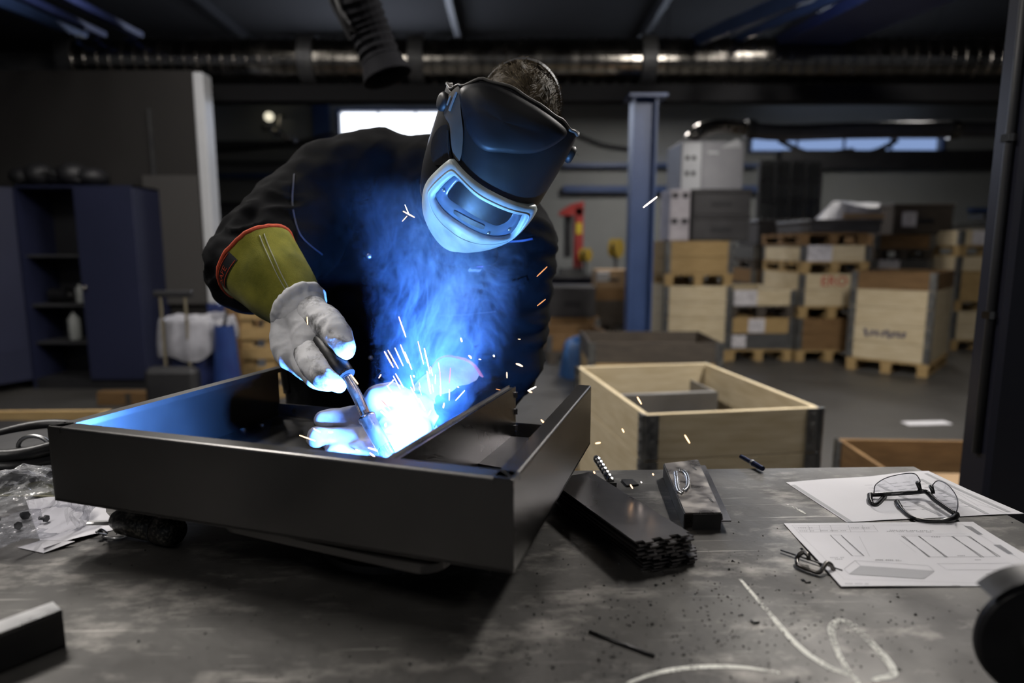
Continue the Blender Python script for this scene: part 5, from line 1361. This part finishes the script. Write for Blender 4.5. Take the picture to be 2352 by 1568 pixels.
fill(resample([(-18, -.049), (-6, -.050), (5, -.053), (6, -.057), (5, -.061), (-6, -.060), (-18, -.055), (-19, -.052)], 40), .0035, 'sensor_strip', M_black, helm, 4)
for (a_, b_) in ((-35, -.028), (30, -.050), (12, -.066)):
    p = hs(a_, b_, .003); n = (p - C0).normalized(); MB().lathe([(.003, -.001), (.003, .001), (.0015, .002)], 10, n.to_track_quat('Z', 'Y').to_matrix(), p).build('screw', M_bright, helm)
# raised forehead dome and grey side panels
DOM = resample([(-58, .124), (-48, .102), (-39, .086), (-29, .074), (-19, .068), (-11, .070), (2, .082), (20, .098), (36, .120), (42, .136), (20, .150), (-12, .158), (-38, .150)])
ring(DOM, [(-10, .118) for p in DOM], [(0, .0005), (.06, .005), (.2, .008), (.6, .010), (1.0, .010)], 'forehead_dome', M_shell, helm)
fill(resample([(-62, .122), (-70, .100), (-72, .085), (-66, .072), (-54, .069), (-47, .054), (-42, .042), (-37, .034), (-31, .032), (-32, .050), (-37, .075), (-46, .098), (-56, .120)]), .003, 'side_panel', M_hgrey, helm, 6, .0015)
fill(resample([(-73, .016), (-68, .046), (-56, .066), (-50, .056), (-43, .038), (-39, .028), (-47, .006), (-59, -.004)]), .003, 'side_window', mat('dark_side_window', (.02, .02, .022), .25), helm, 5)
MB().tube([hs(a_, b_, .0035) for a_, b_ in ((-53, .060), (-48, .045), (-43, .032), (-40, .026))], .0016, 6).build('panel_groove', M_black, helm)
for th_ in (-74, 80):
    p = hs(th_, .085, .004); n = (p-C0 - U_*.085).normalized()
    MB().lathe([(.014, -.008), (.016, .003), (.013, .007), (.008, .008)], 20, n.to_track_quat('Z', 'Y').to_matrix(), p).build('pivot_knob', M_black, helm, smooth=True)
# sticker text lines on the side panel
for k in range(2):
    MB().tube([hs(-58-6*k, .116-.005*i - .012*k, .0056) for i in range(4 if k else 7)], .0014 if k else .0020, 5).build('sticker_line', mat('pale_sticker', (.22, .21, .20), .7), helm)
# headband over the hair
hb = []
for i in range(29):
    ph = -1.5 + 3.0*i/28; hb.append(HC + HM @ Vector((math.sin(ph)*.0862, -.030, math.cos(ph)*.1095)))
vs = []
for i, p in enumerate(hb):
    t_ = HM @ Vector((0, .008, .001)); vs += [p - t_, p + t_]
MB().add(vs, [(2*i, 2*i+1, 2*i+3, 2*i+2) for i in range(28)]).build('headband', M_black, helm, smooth=True)
# chin guard scarf under the helmet
me = remesh_blobs(chain([(1020, 575, 1.36, 30), (1060, 590, 1.34, 26), (1120, 585, 1.37, 26)]), .006, 4); me.materials.append(M_cloth); link('collar_flap', me, person)

# ------------------------------------------------------------------ gloves
M_leather = mat('pale_work_leather', (.66, .66, .68), .75, col2=(.80, .80, .82), scale=14, bump=.4, bscale=90, bdist=.0015, sheen=.1)
def dirty_leather():
    m = mat('pale_work_leather_soiled', (.46, .46, .48), .75, bump=.45, bscale=120, bdist=.0012); nt = m.node_tree; N = nt.nodes; L = nt.links; b = N['Principled BSDF']
    tc = N.new('ShaderNodeTexCoord'); n = N.new('ShaderNodeTexNoise'); n.inputs['Scale'].default_value = 26; n.inputs['Detail'].default_value = 7; n.inputs['Roughness'].default_value = .65
    r = N.new('ShaderNodeValToRGB'); e = r.color_ramp.elements; e[0].position = .36; e[0].color = (.13, .128, .125, 1); e[1].position = .54; e[1].color = (.74, .74, .76, 1)
    L.new(tc.outputs['Object'], n.inputs['Vector']); L.new(n.outputs['Fac'], r.inputs[0]); L.new(r.outputs[0], b.inputs['Base Color']); return m
M_soiled = dirty_leather()
M_suede = mat('olive_yellow_suede', (.12, .125, .016), .95, col2=(.30, .285, .042), scale=17, detail=8, lo=.33, hi=.68, bump=.5, bscale=420, bdist=.0012, spec=.15, sheen=.15)
M_binding = mat('red_orange_binding', (.45, .05, .016), .8, col2=(.6, .085, .028), scale=60, bump=.4, bscale=200)
M_stitch = mat('pale_stitching', (.36, .36, .27), .8)
def fold_glove(me_, amp=.0016, sc=34):
    nn = [v.normal.copy() for v in me_.vertices]
    for v, n in zip(me_.vertices, nn):
        p = v.co; wv = noise.noise_vector(p*14)*.02
        v.co = p + n*((1-abs(noise.noise((p+wv)*sc))*2.2)*amp)
    me_.update(); return me_
def cuff_mesh(p0, p1, r0, r1, seed, flare=1.0, squash=.86, nu=56, nv=26, amp=.005):
    "gauntlet cuff from wrist p0 to mouth p1"
    ax = (p1-p0).normalized(); x = ax.cross(Vector((0, -1, 0))).normalized(); y = ax.cross(x)
    def f(u, v, off=0.0):
        a_ = 2*PI*u; r_ = r0 + (r1-r0)*(v**.85) + off
        r_ += amp*noise.noise(Vector((math.cos(a_)*1.6, math.sin(a_)*1.6, v*3+seed)))*(.3+v)
        return p0 + ax*((p1-p0).length*v) + x*math.cos(a_)*r_ + y*math.sin(a_)*r_*squash
    return f
def build_cuff(parent, f, suede):
    m = MB().grid(lambda u, v: f(u, v), 56, 26, closeu=True); m.grid(lambda u, v: f(u, v, -.003), 56, 26, closeu=True, flip=True)
    c = m.build('cuff', suede, parent, smooth=True)
    MB().tube([f(i/56, 1.0, -.0012) + (noise.noise_vector(f(i/56, 1.0)*120)*.0016) for i in range(56)], .0046, 8, closed=True).build('cuff_binding', M_binding, parent, smooth=True)
    return c
glove = link('welding_glove', None, person); glove['label'] = 'gauntlet glove holding the torch, pale hand and olive cuff'
rg_b = []; rg_p = []
rg_b += chain([(672, 742, 1.175, 46), (662, 790, 1.15, 42), (672, 815, 1.13, 36)], 1, .3)        # back of hand
rg_b += chain([(700, 735, 1.165, 48), (715, 775, 1.13, 42), (712, 812, 1.11, 36)], 1, .3)        # palm
rg_p += chain([(718, 720, 1.155, 40), (752, 742, 1.12, 37), (774, 768, 1.09, 34), (791, 798, 1.07, 25), (794, 806, 1.065, 20)], 1, .3)   # thumb
rg_p += chain([(708, 808, 1.105, 33), (724, 838, 1.07, 34), (742, 864, 1.045, 29), (766, 879, 1.04, 21), (780, 886, 1.045, 15)], 1, .3)  # index
rg_b += chain([(690, 815, 1.125, 28), (702, 842, 1.10, 28), (726, 868, 1.08, 24), (752, 880, 1.085, 19)], 1, .3)
rg_b += chain([(668, 812, 1.14, 27), (682, 830, 1.125, 26), (704, 852, 1.11, 22), (735, 868, 1.115, 18)], 1, .3)
rg_b += chain([(650, 800, 1.155, 26), (662, 820, 1.145, 23), (684, 836, 1.135, 20), (712, 850, 1.14, 16)], 1, .3)
me = fold_glove(remesh_blobs(rg_b, .0034, 4), .0024, 30); me.materials.append(M_leather); link('glove_back', me, glove)
me = fold_glove(remesh_blobs(rg_p, .0034, 4), .0020, 34); me.materials.append(M_soiled); link('glove_palm', me, glove)
w0 = at(686, 708, 1.185); w1 = at(592, 604, 1.255)
fr = cuff_mesh(w0, w1, .051, .084, 1.3, squash=.95)
build_cuff(glove, fr, M_suede)
# gathered wrist ruffle
wr = []
for k in range(22):
    a_ = 2*PI*k/22; p = fr(k/22, .0, -.004); wr.append((p, (.011, .011, .013), None))
ax_ = (w0-w1).normalized()
wr += [(w0 + ax_*.012, (.047, .047, .047), None), (w0 - ax_*.01, (.048, .048, .048), None)]
me = fold_glove(remesh_blobs(wr, .004, 3), .0018, 60); me.materials.append(M_leather); link('wrist_gather', me, glove)
# stitched seams on the cuff and the SAFE patch
def cuff_near(f, px, py):
    best = None
    for i in range(160):
        for j in range(60):
            p = f(i/160, j/59); q = p - Vector((0, 0, CAMZ)); c_, s_ = math.cos(PITCH), math.sin(PITCH); d_ = q.y*c_ - q.z*s_
            X, Y_ = CXP + FPX*q.x/d_, CYP - FPX*(q.y*s_ + q.z*c_)/d_
            e_ = (X-px)**2 + (Y_-py)**2 + d_*9000*.06
            if best is None or e_ < best[0]: best = (e_, i/160, j/59)
    return best[1], best[2]
us, vs_ = cuff_near(fr, 600, 540); ue, ve_ = cuff_near(fr, 668, 680)
for du in (-.006, .012):
    MB().tube([fr(us+du+(ue-us)*k/20, vs_+(ve_-vs_)*k/20, .0008) for k in range(21)], .0010, 5).build('seam', M_stitch, glove, smooth=True)
ua, va = cuff_near(fr, 549, 620); ub, vb = cuff_near(fr, 540, 668)
um = (ua+ub)/2; uh = max(.035, abs(ub-ua)*.75)
pt = MB().grid(lambda u, v: fr(um-uh+2*uh*u, .80+.165*v + .02*(abs(u-.5)*2 < .9)*0, .0016), 14, 5).build('patch', M_black, glove, smooth=True)
MB().tube([fr(um-uh*.9+1.8*uh*k/12, .815, .0024) for k in range(13)], .0008, 5).build('patch_border', M_binding, pt)
MB().tube([fr(um-uh*.9+1.8*uh*k/12, .95, .0024) for k in range(13)], .0008, 5).build('patch_border', M_binding, pt)
tm = text_mesh('SAFE', 1.0, M_binding, .0)
xs = [v.co.x for v in tm.vertices]; ys = [v.co.y for v in tm.vertices]
for v in tm.vertices:
    a_ = (v.co.x-min(xs))/(max(xs)-min(xs)); b_ = (v.co.y-min(ys))/(max(ys)-min(ys))
    v.co = fr(um + uh*.75 - 1.5*uh*a_*1.0, .92 - .08*(1-b_) , .0026) if False else fr(um - uh*.2 + uh*.95*(a_-.5), .845 + .07*b_, .0028)
link('patch_text', tm, pt)
# thumb seam on the hand
gs = [at(x, y, yy) for x, y, yy in ((672, 690, 1.135), (680, 715, 1.125), (690, 745, 1.105), (704, 780, 1.075))]
# left glove
glove2 = link('welding_glove', None, person); glove2['label'] = 'gauntlet glove steadying the frame beside the arc'
lg = []
lg += chain([(985, 945, 1.20, 46), (940, 955, 1.17, 48), (895, 968, 1.145, 44)], .9, .3)
lg += chain([(950, 985, 1.155, 42), (900, 1000, 1.125, 40)], .9, .3)
lg += chain([(900, 952, 1.15, 32), (830, 958, 1.145, 28), (770, 962, 1.14, 25), (742, 963, 1.135, 20)], 1, .3)
lg += chain([(900, 1000, 1.125, 32), (830, 1008, 1.11, 30), (765, 1008, 1.10, 28), (728, 1004, 1.095, 24)], 1, .3)
lg += chain([(900, 1022, 1.10, 28), (840, 1034, 1.085, 25), (790, 1036, 1.08, 22), (765, 1034, 1.08, 18)], 1, .3)
lg += chain([(930, 928, 1.165, 36), (896, 908, 1.155, 31), (862, 912, 1.145, 27), (846, 935, 1.14, 21)], 1, .3)
me = fold_glove(remesh_blobs(lg, .0034, 3), .0022, 34); me.materials.append(mat('glare_dimmed_worn_leather', (.30, .30, .32), .8, col2=(.54, .54, .56), scale=22, detail=6, bump=.4, bscale=110, bdist=.0012)); link('glove_hand', me, glove2)  # worn leather, its colour also darkened against the arc's glare
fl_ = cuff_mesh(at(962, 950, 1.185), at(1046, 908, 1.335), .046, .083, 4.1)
build_cuff(glove2, fl_, mat('glare_whitened_suede', (.24, .25, .11), .9, col2=(.46, .47, .33), scale=17, detail=8, bump=.5, bscale=420, bdist=.0012))  # left cuff suede paled in its colour to stand in for arc glare

# ================================================================== TORCH
ARC = atz(922, 1094, 1.037)
tq = [at(712, 735, 1.17), at(738, 785, 1.115), at(767, 830, 1.072), at(793, 863, 1.055)]
t = thing('welding_torch', 'black handled welding torch with bent metal neck in the gloved hand', 'torch', tq[-1])
to = t.location.copy()
hp2 = catmull(tq, 6)
MB().tube([p - to for p in hp2], [.017+.004*math.sin(PI*i/(len(hp2)-1)) for i in range(len(hp2))], 18).build('handle', M_rubber, t, smooth=True)
MB().tube([hp2[-2]-to, hp2[-1]-to + (hp2[-1]-hp2[-2])*.6], .0175, 18).build('collar_ring', mat('dark_collar', (.02, .022, .03), .3), t)
nk = catmull([hp2[-1], at(818, 905, 1.05), at(836, 945, 1.048), at(846, 966, 1.047)], 6)
MB().tube([p - to for p in nk], .0088, 14).build('neck', steel('torch_copper_steel', (.55, .50, .44), (.68, .62, .55), .22, 20), t, smooth=True)
nz0, nz1 = at(842, 957, 1.047), at(902, 1064, 1.0)
nv_ = nz1-nz0
MB().tube([nz0-to, nz0+nv_*.06-to, nz0+nv_*.08-to, nz0+nv_*.85-to, nz1-to], [.0150, .0150, .0132, .0122, .0105], 20).build('nozzle', steel('nozzle_steel', (.45, .42, .40), (.6, .57, .55), .3, 20), t, smooth=True)
MB().tube([nz1-to, nz1+nv_*.10-to], .0016, 6).build('wire_tip', M_bright, t)
cb_ = catmull([hp2[0], at(700, 700, 1.16), at(650, 690, 1.28), at(640, 760, 1.42), at(660, 900, 1.50)], 6)
MB().tube([p - to for p in cb_], .009, 10).build('cable', M_rubber, t, smooth=True)

# ================================================================== ARC, SPARKS, SMOKE
pl = bpy.data.lights.new('arc_light', 'POINT'); pl.energy = 84; pl.color = (.085, .29, 1.0); pl.shadow_soft_size = .010
po = link('arc_light', pl, None, ARC + Vector((.0, .0, .010)))
arc = thing('weld_arc', 'blinding blue-white welding arc at the torch tip', 'arc', ARC)
MB().ball((0, 0, .004), (.007, .007, .006), None, 14, 9).build('arc_core', emis('arc_white', (.75, .88, 1.0), 60), arc, smooth=True)
mbm = MB(); mbm.tube([Vector((.012, .014, -.008)), Vector((.03, .04, -.010)), Vector((.055, .075, -.012))], [.004, .0035, .003], 8); mbm.build('hot_bead', emis('hot_bead_glow', (1.0, .75, .5), 6), arc, smooth=True)
M_spark = emis('spark_glow', (1.0, .60, .32), 3.2); M_spark2 = emis('spark_glow_dim', (1.0, .38, .14), 1.2); M_spark3 = emis('spark_glow_hot', (1.0, .82, .70), 5.0)
def zz(x, y): return 560 + x/3.675, 700 + y/3.675
SP1 = [((1187, 393), (1262, 527), 2.2), ((1217, 382), (1305, 538), 1.7), ((1275, 362), (1345, 514), 1.6), ((1322, 335), (1384, 488), 1.8), ((1358, 396), (1418, 545), 1.7), ((1308, 100), (1368, 272), 1.8),
       ((1470, 308), (1518, 500), 1.6), ((1523, 365), (1572, 578), 1.8), ((1545, 558), (1574, 690), 1.6), ((1576, 520), (1594, 598), 1.2), ((1643, 488), (1650, 540), 1.2), ((1652, 525), (1662, 680), 1.5), ((1745, 530), (1735, 660), 1.5),
       ((1280, 580), (1348, 697), 2.0), ((1262, 600), (1320, 708), 1.4), ((1407, 595), (1442, 722), 1.6), ((1208, 678), (1278, 772), 1.7), ((1477, 690), (1500, 760), 1.3), ((1618, 590), (1616, 666), 1.1), ((1480, 655), (1490, 700), 1.0),
       ((1125, 823), (1258, 957), 2.2), ((1160, 802), (1236, 882), 1.8), ((1270, 802), (1346, 892), 1.6), ((1157, 898), (1290, 1010), 2.4), ((1395, 802), (1440, 862), 1.5), ((1400, 892), (1436, 950), 1.6), ((1408, 692), (1480, 820), 1.7), ((1478, 790), (1530, 890), 1.7),
       ((1550, 600), (1578, 750), 2.0), ((1590, 672), (1602, 735), 1.2), ((1660, 682), (1662, 766), 1.6), ((1736, 712), (1734, 805), 1.4), ((1788, 806), (1865, 722), 1.3), ((1690, 830), (1684, 868), 2.4), ((1578, 890), (1560, 930), 1.5), ((1400, 945), (1440, 1000), 1.5),
       ((1050, 1205), (1212, 1255), 3.0), ((1065, 1250), (1105, 1282), 2.6), ((945, 1220), (990, 1238), 2.0), ((1198, 1000), (1196, 1025), 3.5)]
SPU = [((470, 1100), (604, 1148), 2.0, 'spark streak in front of the lower glove fingertips'), ((590, 1045), (646, 1074), 1.7, 'short spark streak on the middle glove finger'), ((712, 1075), (752, 1076), 2.6, 'fat short spark between the glove fingers'),
       ((903, 588), (964, 668), 2.2, 'orange spark streak right beside the torch neck'), ((534, 102), (539, 164), 1.5, 'dim vertical spark in front of the upper glove thumb seam'), ((1158, 588), (1140, 616), 1.8, 'tiny tilted spark left of the spark shower'),
       ((1268, 632), (1222, 676), 1.3, 'forked spark above the raised glove thumb'), ((1832, 282), (1840, 308), 2.6, 'short bright spark inside the blue smoke'), ((1900, 428), (1920, 448), 2.8, 'bright spark dot at the right side of the smoke'), ((1985, 458), (2000, 461), 1.6, 'faint spark dash beside the bright dot in the smoke'),
       ((2108, 426), (2114, 434), 2.6, 'round spark dot in front of the left elbow'), ((2300, 496), (2352, 518), 2.8, 'fat spark flying off beside the left elbow'), ((2220, 568), (2222, 616), 1.8, 'vertical spark above the divider end'), ((2130, 710), (2164, 718), 1.5, 'spark resting at the divider top end'),
       ((1432, 598), (1440, 606), 2.6, 'round spark dot above the red cuff binding'), ((2315, 288), (2335, 290), .9, 'very faint red spark on the sleeve'), ((1250, 635), (1262, 632), 1.2, 'small spark crumb above the raised thumb'), ((1805, 692), (1814, 697), 1.8, 'spark dot on the left cuff rim')]
SPG = [((1478, 476), (1509, 452), 1.9, 'bright lone spark in front of the blue pillar', .95), ((1233, 635), (1257, 612), 1.6, 'spark streak beside the left upper arm', 1.05), ((1234, 702), (1253, 687), 1.6, 'lower spark streak beside the left upper arm', 1.05),
       ((926, 485), (952, 499), 1.9, 'white spark streak left of the helmet', 1.1), ((930, 470), (940, 494), 1.2, 'thin orange spark crossing left of the helmet', 1.1), ((935, 496), (924, 508), 1.2, 'orange spark tail below the spark left of the helmet', 1.1),
       ((1464, 912), (1473, 927), 2.4, 'spark in front of the dark inside of the pine crate', .9), ((1573, 999), (1584, 1017), 2.4, 'spark in front of the pine crate board', .9), ((1213, 897), (1231, 888), 2.0, 'forked spark above the right frame panel', .95), ((1214, 898), (1222, 901), 2.0, 'small spark prong above the right frame panel', .95),
       ((1243, 964), (1251, 972), 2.4, 'spark dot just left of the right frame panel', .95), ((1368, 1018), (1379, 1016), 2.4, 'spark dot right of the frame corner', .9), ((1429, 985), (1433, 992), 2.4, 'orange spark dot at the crate hinge', .9),
       ((1499, 1088), (1501, 1090), 2.6, 'spark dot above the far table edge', .98), ((1448, 1113), (1453, 1121), 2.2, 'spark landing near the small offcut', .98), ((1472, 1106), (1474, 1108), 1.6, 'tiny spark dot near the small offcut', 1.0), ((1364, 1083), (1366, 1086), 2.4, 'spark dot over the plate stack', .95), ((1188, 835), (1198, 839), 2.6, 'spark beside the left elbow sleeve', 1.05)]
rs = random.Random(4)
def spark(a_, b_, r, Y, label, group):
    p, q = at(*a_, Y), at(*b_, Y + rs.uniform(-.02, .02)); d_ = q-p; L_ = max(d_.length, .0015); d_.normalize(); rr_ = r*.85*Y/FPX
    n = 6; pts = [p + d_*L_*(k/n) for k in range(n+1)]; rad = [rr_*(.35 + .65*math.sin(PI*(k+.6)/(n+1.2))**.5) for k in range(n+1)]
    o_ = pts[0].copy(); hot = rs.random()
    m_ = M_spark3 if hot > .62 else (M_spark if hot > .12 or r > 1.8 else M_spark2)
    return tag(MB().tube([x - o_ for x in pts], rad, 6).build('spark', m_, None, True, loc=o_), label, 'spark', group)
NTH = ['leftmost', 'second', 'third', 'fourth', 'fifth', 'sixth', 'seventh', 'eighth', 'ninth', 'tenth', 'eleventh', 'twelfth', 'thirteenth', 'fourteenth', 'fifteenth', 'sixteenth', 'seventeenth', 'eighteenth', 'nineteenth', 'twentieth']
bands = {'upper': [], 'middle': [], 'lower': []}
for q_ in SP1: my_ = (q_[0][1]+q_[1][1])/2; bands['upper' if my_ < 520 else ('middle' if my_ < 780 else 'lower')].append(q_)
for bn, lst in bands.items():
    lst.sort(key=lambda q_: q_[0][0]+q_[1][0])
    for i_, (a_, b_, r) in enumerate(lst): spark(zz(*a_), zz(*b_), r, rs.uniform(.98, 1.08), 'glowing spark streak, %s from the left in the %s part of the spray' % (NTH[i_], bn) if i_ else 'glowing spark streak, leftmost in the %s part of the spray' % bn, 'spray of sparks above the weld')
for a_, b_, r, lb in SPU: spark(zz(*a_), zz(*b_), r, rs.uniform(1.0, 1.06), lb, 'scattered sparks')
for a_, b_, r, lb, Y in SPG: spark(a_, b_, r, Y, lb, 'scattered sparks')

# smoke rising from the arc
def smoke_mat():
    m = bpy.data.materials.new('welding_smoke'); m.use_nodes = True; N = m.node_tree.nodes; L = m.node_tree.links; N.clear()
    out = N.new('ShaderNodeOutputMaterial'); vol = N.new('ShaderNodeVolumeScatter'); vol.inputs['Color'].default_value = (.30, .55, 1.0, 1); vol.inputs['Anisotropy'].default_value = .0
    tc = N.new('ShaderNodeTexCoord')
    def math_(op, a_, b_=None, c_=None):
        n = N.new('ShaderNodeMath'); n.operation = op
        for i, x in enumerate((a_, b_, c_)):
            if x is None: continue
            if isinstance(x, (int, float)): n.inputs[i].default_value = x
            else: L.new(x, n.inputs[i])
        return n.outputs[0]
    sp = N.new('ShaderNodeSeparateXYZ'); L.new(tc.outputs['Object'], sp.inputs[0]); X, Y, Zc = sp.outputs
    # axis of the plume: leans right then curls back (object origin at the arc)
    axx = math_('ADD', math_('MULTIPLY', math_('SINE', math_('MULTIPLY', Zc, 7.0)), .045), math_('MULTIPLY', Zc, .07))
    wd = math_('ADD', math_('MULTIPLY', Zc, .17), .045)
    dx = math_('DIVIDE', math_('SUBTRACT', X, axx), wd); dy = math_('DIVIDE', math_('SUBTRACT', Y, math_('MULTIPLY', Zc, .42)), math_('MULTIPLY', wd, 1.0))
    d2 = math_('ADD', math_('MULTIPLY', dx, dx), math_('MULTIPLY', dy, dy)); core = math_('POWER', 2.718, math_('MULTIPLY', d2, -1.15))
    dx2 = math_('DIVIDE', math_('SUBTRACT', X, .0), .13); d3 = math_('ADD', math_('MULTIPLY', dx2, dx2), math_('MULTIPLY', dy, dy)); veil = math_('MULTIPLY', math_('POWER', 2.718, math_('MULTIPLY', d3, -2.0)), .05)
    env = math_('MAXIMUM', math_('SUBTRACT', core, .07), 0.0)
    top = N.new('ShaderNodeMapRange'); top.inputs['From Min'].default_value = .24; top.inputs['From Max'].default_value = .47; top.inputs['To Min'].default_value = 1; top.inputs['To Max'].default_value = 0; L.new(Zc, top.inputs['Value'])
    env = math_('MULTIPLY', math_('MULTIPLY', env, top.outputs[0]), math_('MINIMUM', math_('ADD', math_('MULTIPLY', Zc, 3.2), .50), 1.5))
    # wisps
    mp = N.new('ShaderNodeMapping'); mp.inputs['Scale'].default_value = (1.0, 1.0, .62); L.new(tc.outputs['Object'], mp.inputs['Vector'])
    n0 = N.new('ShaderNodeTexNoise'); n0.inputs['Scale'].default_value = 7; n0.inputs['Detail'].default_value = 2; L.new(mp.outputs[0], n0.inputs['Vector'])
    va = N.new('ShaderNodeVectorMath'); va.operation = 'MULTIPLY_ADD'; va.inputs[1].default_value = (.22, .22, .22); L.new(n0.outputs['Color'], va.inputs[0]); L.new(mp.outputs[0], va.inputs[2])
    n1 = N.new('ShaderNodeTexNoise'); n1.inputs['Scale'].default_value = 19; n1.inputs['Detail'].default_value = 4; n1.inputs['Roughness'].default_value = .6; L.new(va.outputs[0], n1.inputs['Vector'])
    rid = math_('SUBTRACT', 1.0, math_('MULTIPLY', math_('ABSOLUTE', math_('SUBTRACT', n1.outputs['Fac'], .5)), 9.0)); rid = math_('POWER', math_('MAXIMUM', rid, 0.0), 2.6)
    n2 = N.new('ShaderNodeMapRange'); n2.inputs['From Min'].default_value = .42; n2.inputs['From Max'].default_value = .66; L.new(n0.outputs['Fac'], n2.inputs['Value'])
    dens = math_('MULTIPLY', env, math_('ADD', math_('MULTIPLY', rid, 2.3), math_('MULTIPLY', n2.outputs[0], .40)))
    L.new(math_('MULTIPLY', dens, 4.6), vol.inputs['Density']); L.new(vol.outputs[0], out.inputs['Volume']); return m
so = MB().box((.03, .14, .265), (.46, .40, .53)).build('weld_smoke', smoke_mat(), None, loc=ARC)
tag(so, 'blue lit smoke rising from the weld in front of the jacket', 'smoke', kind='stuff')
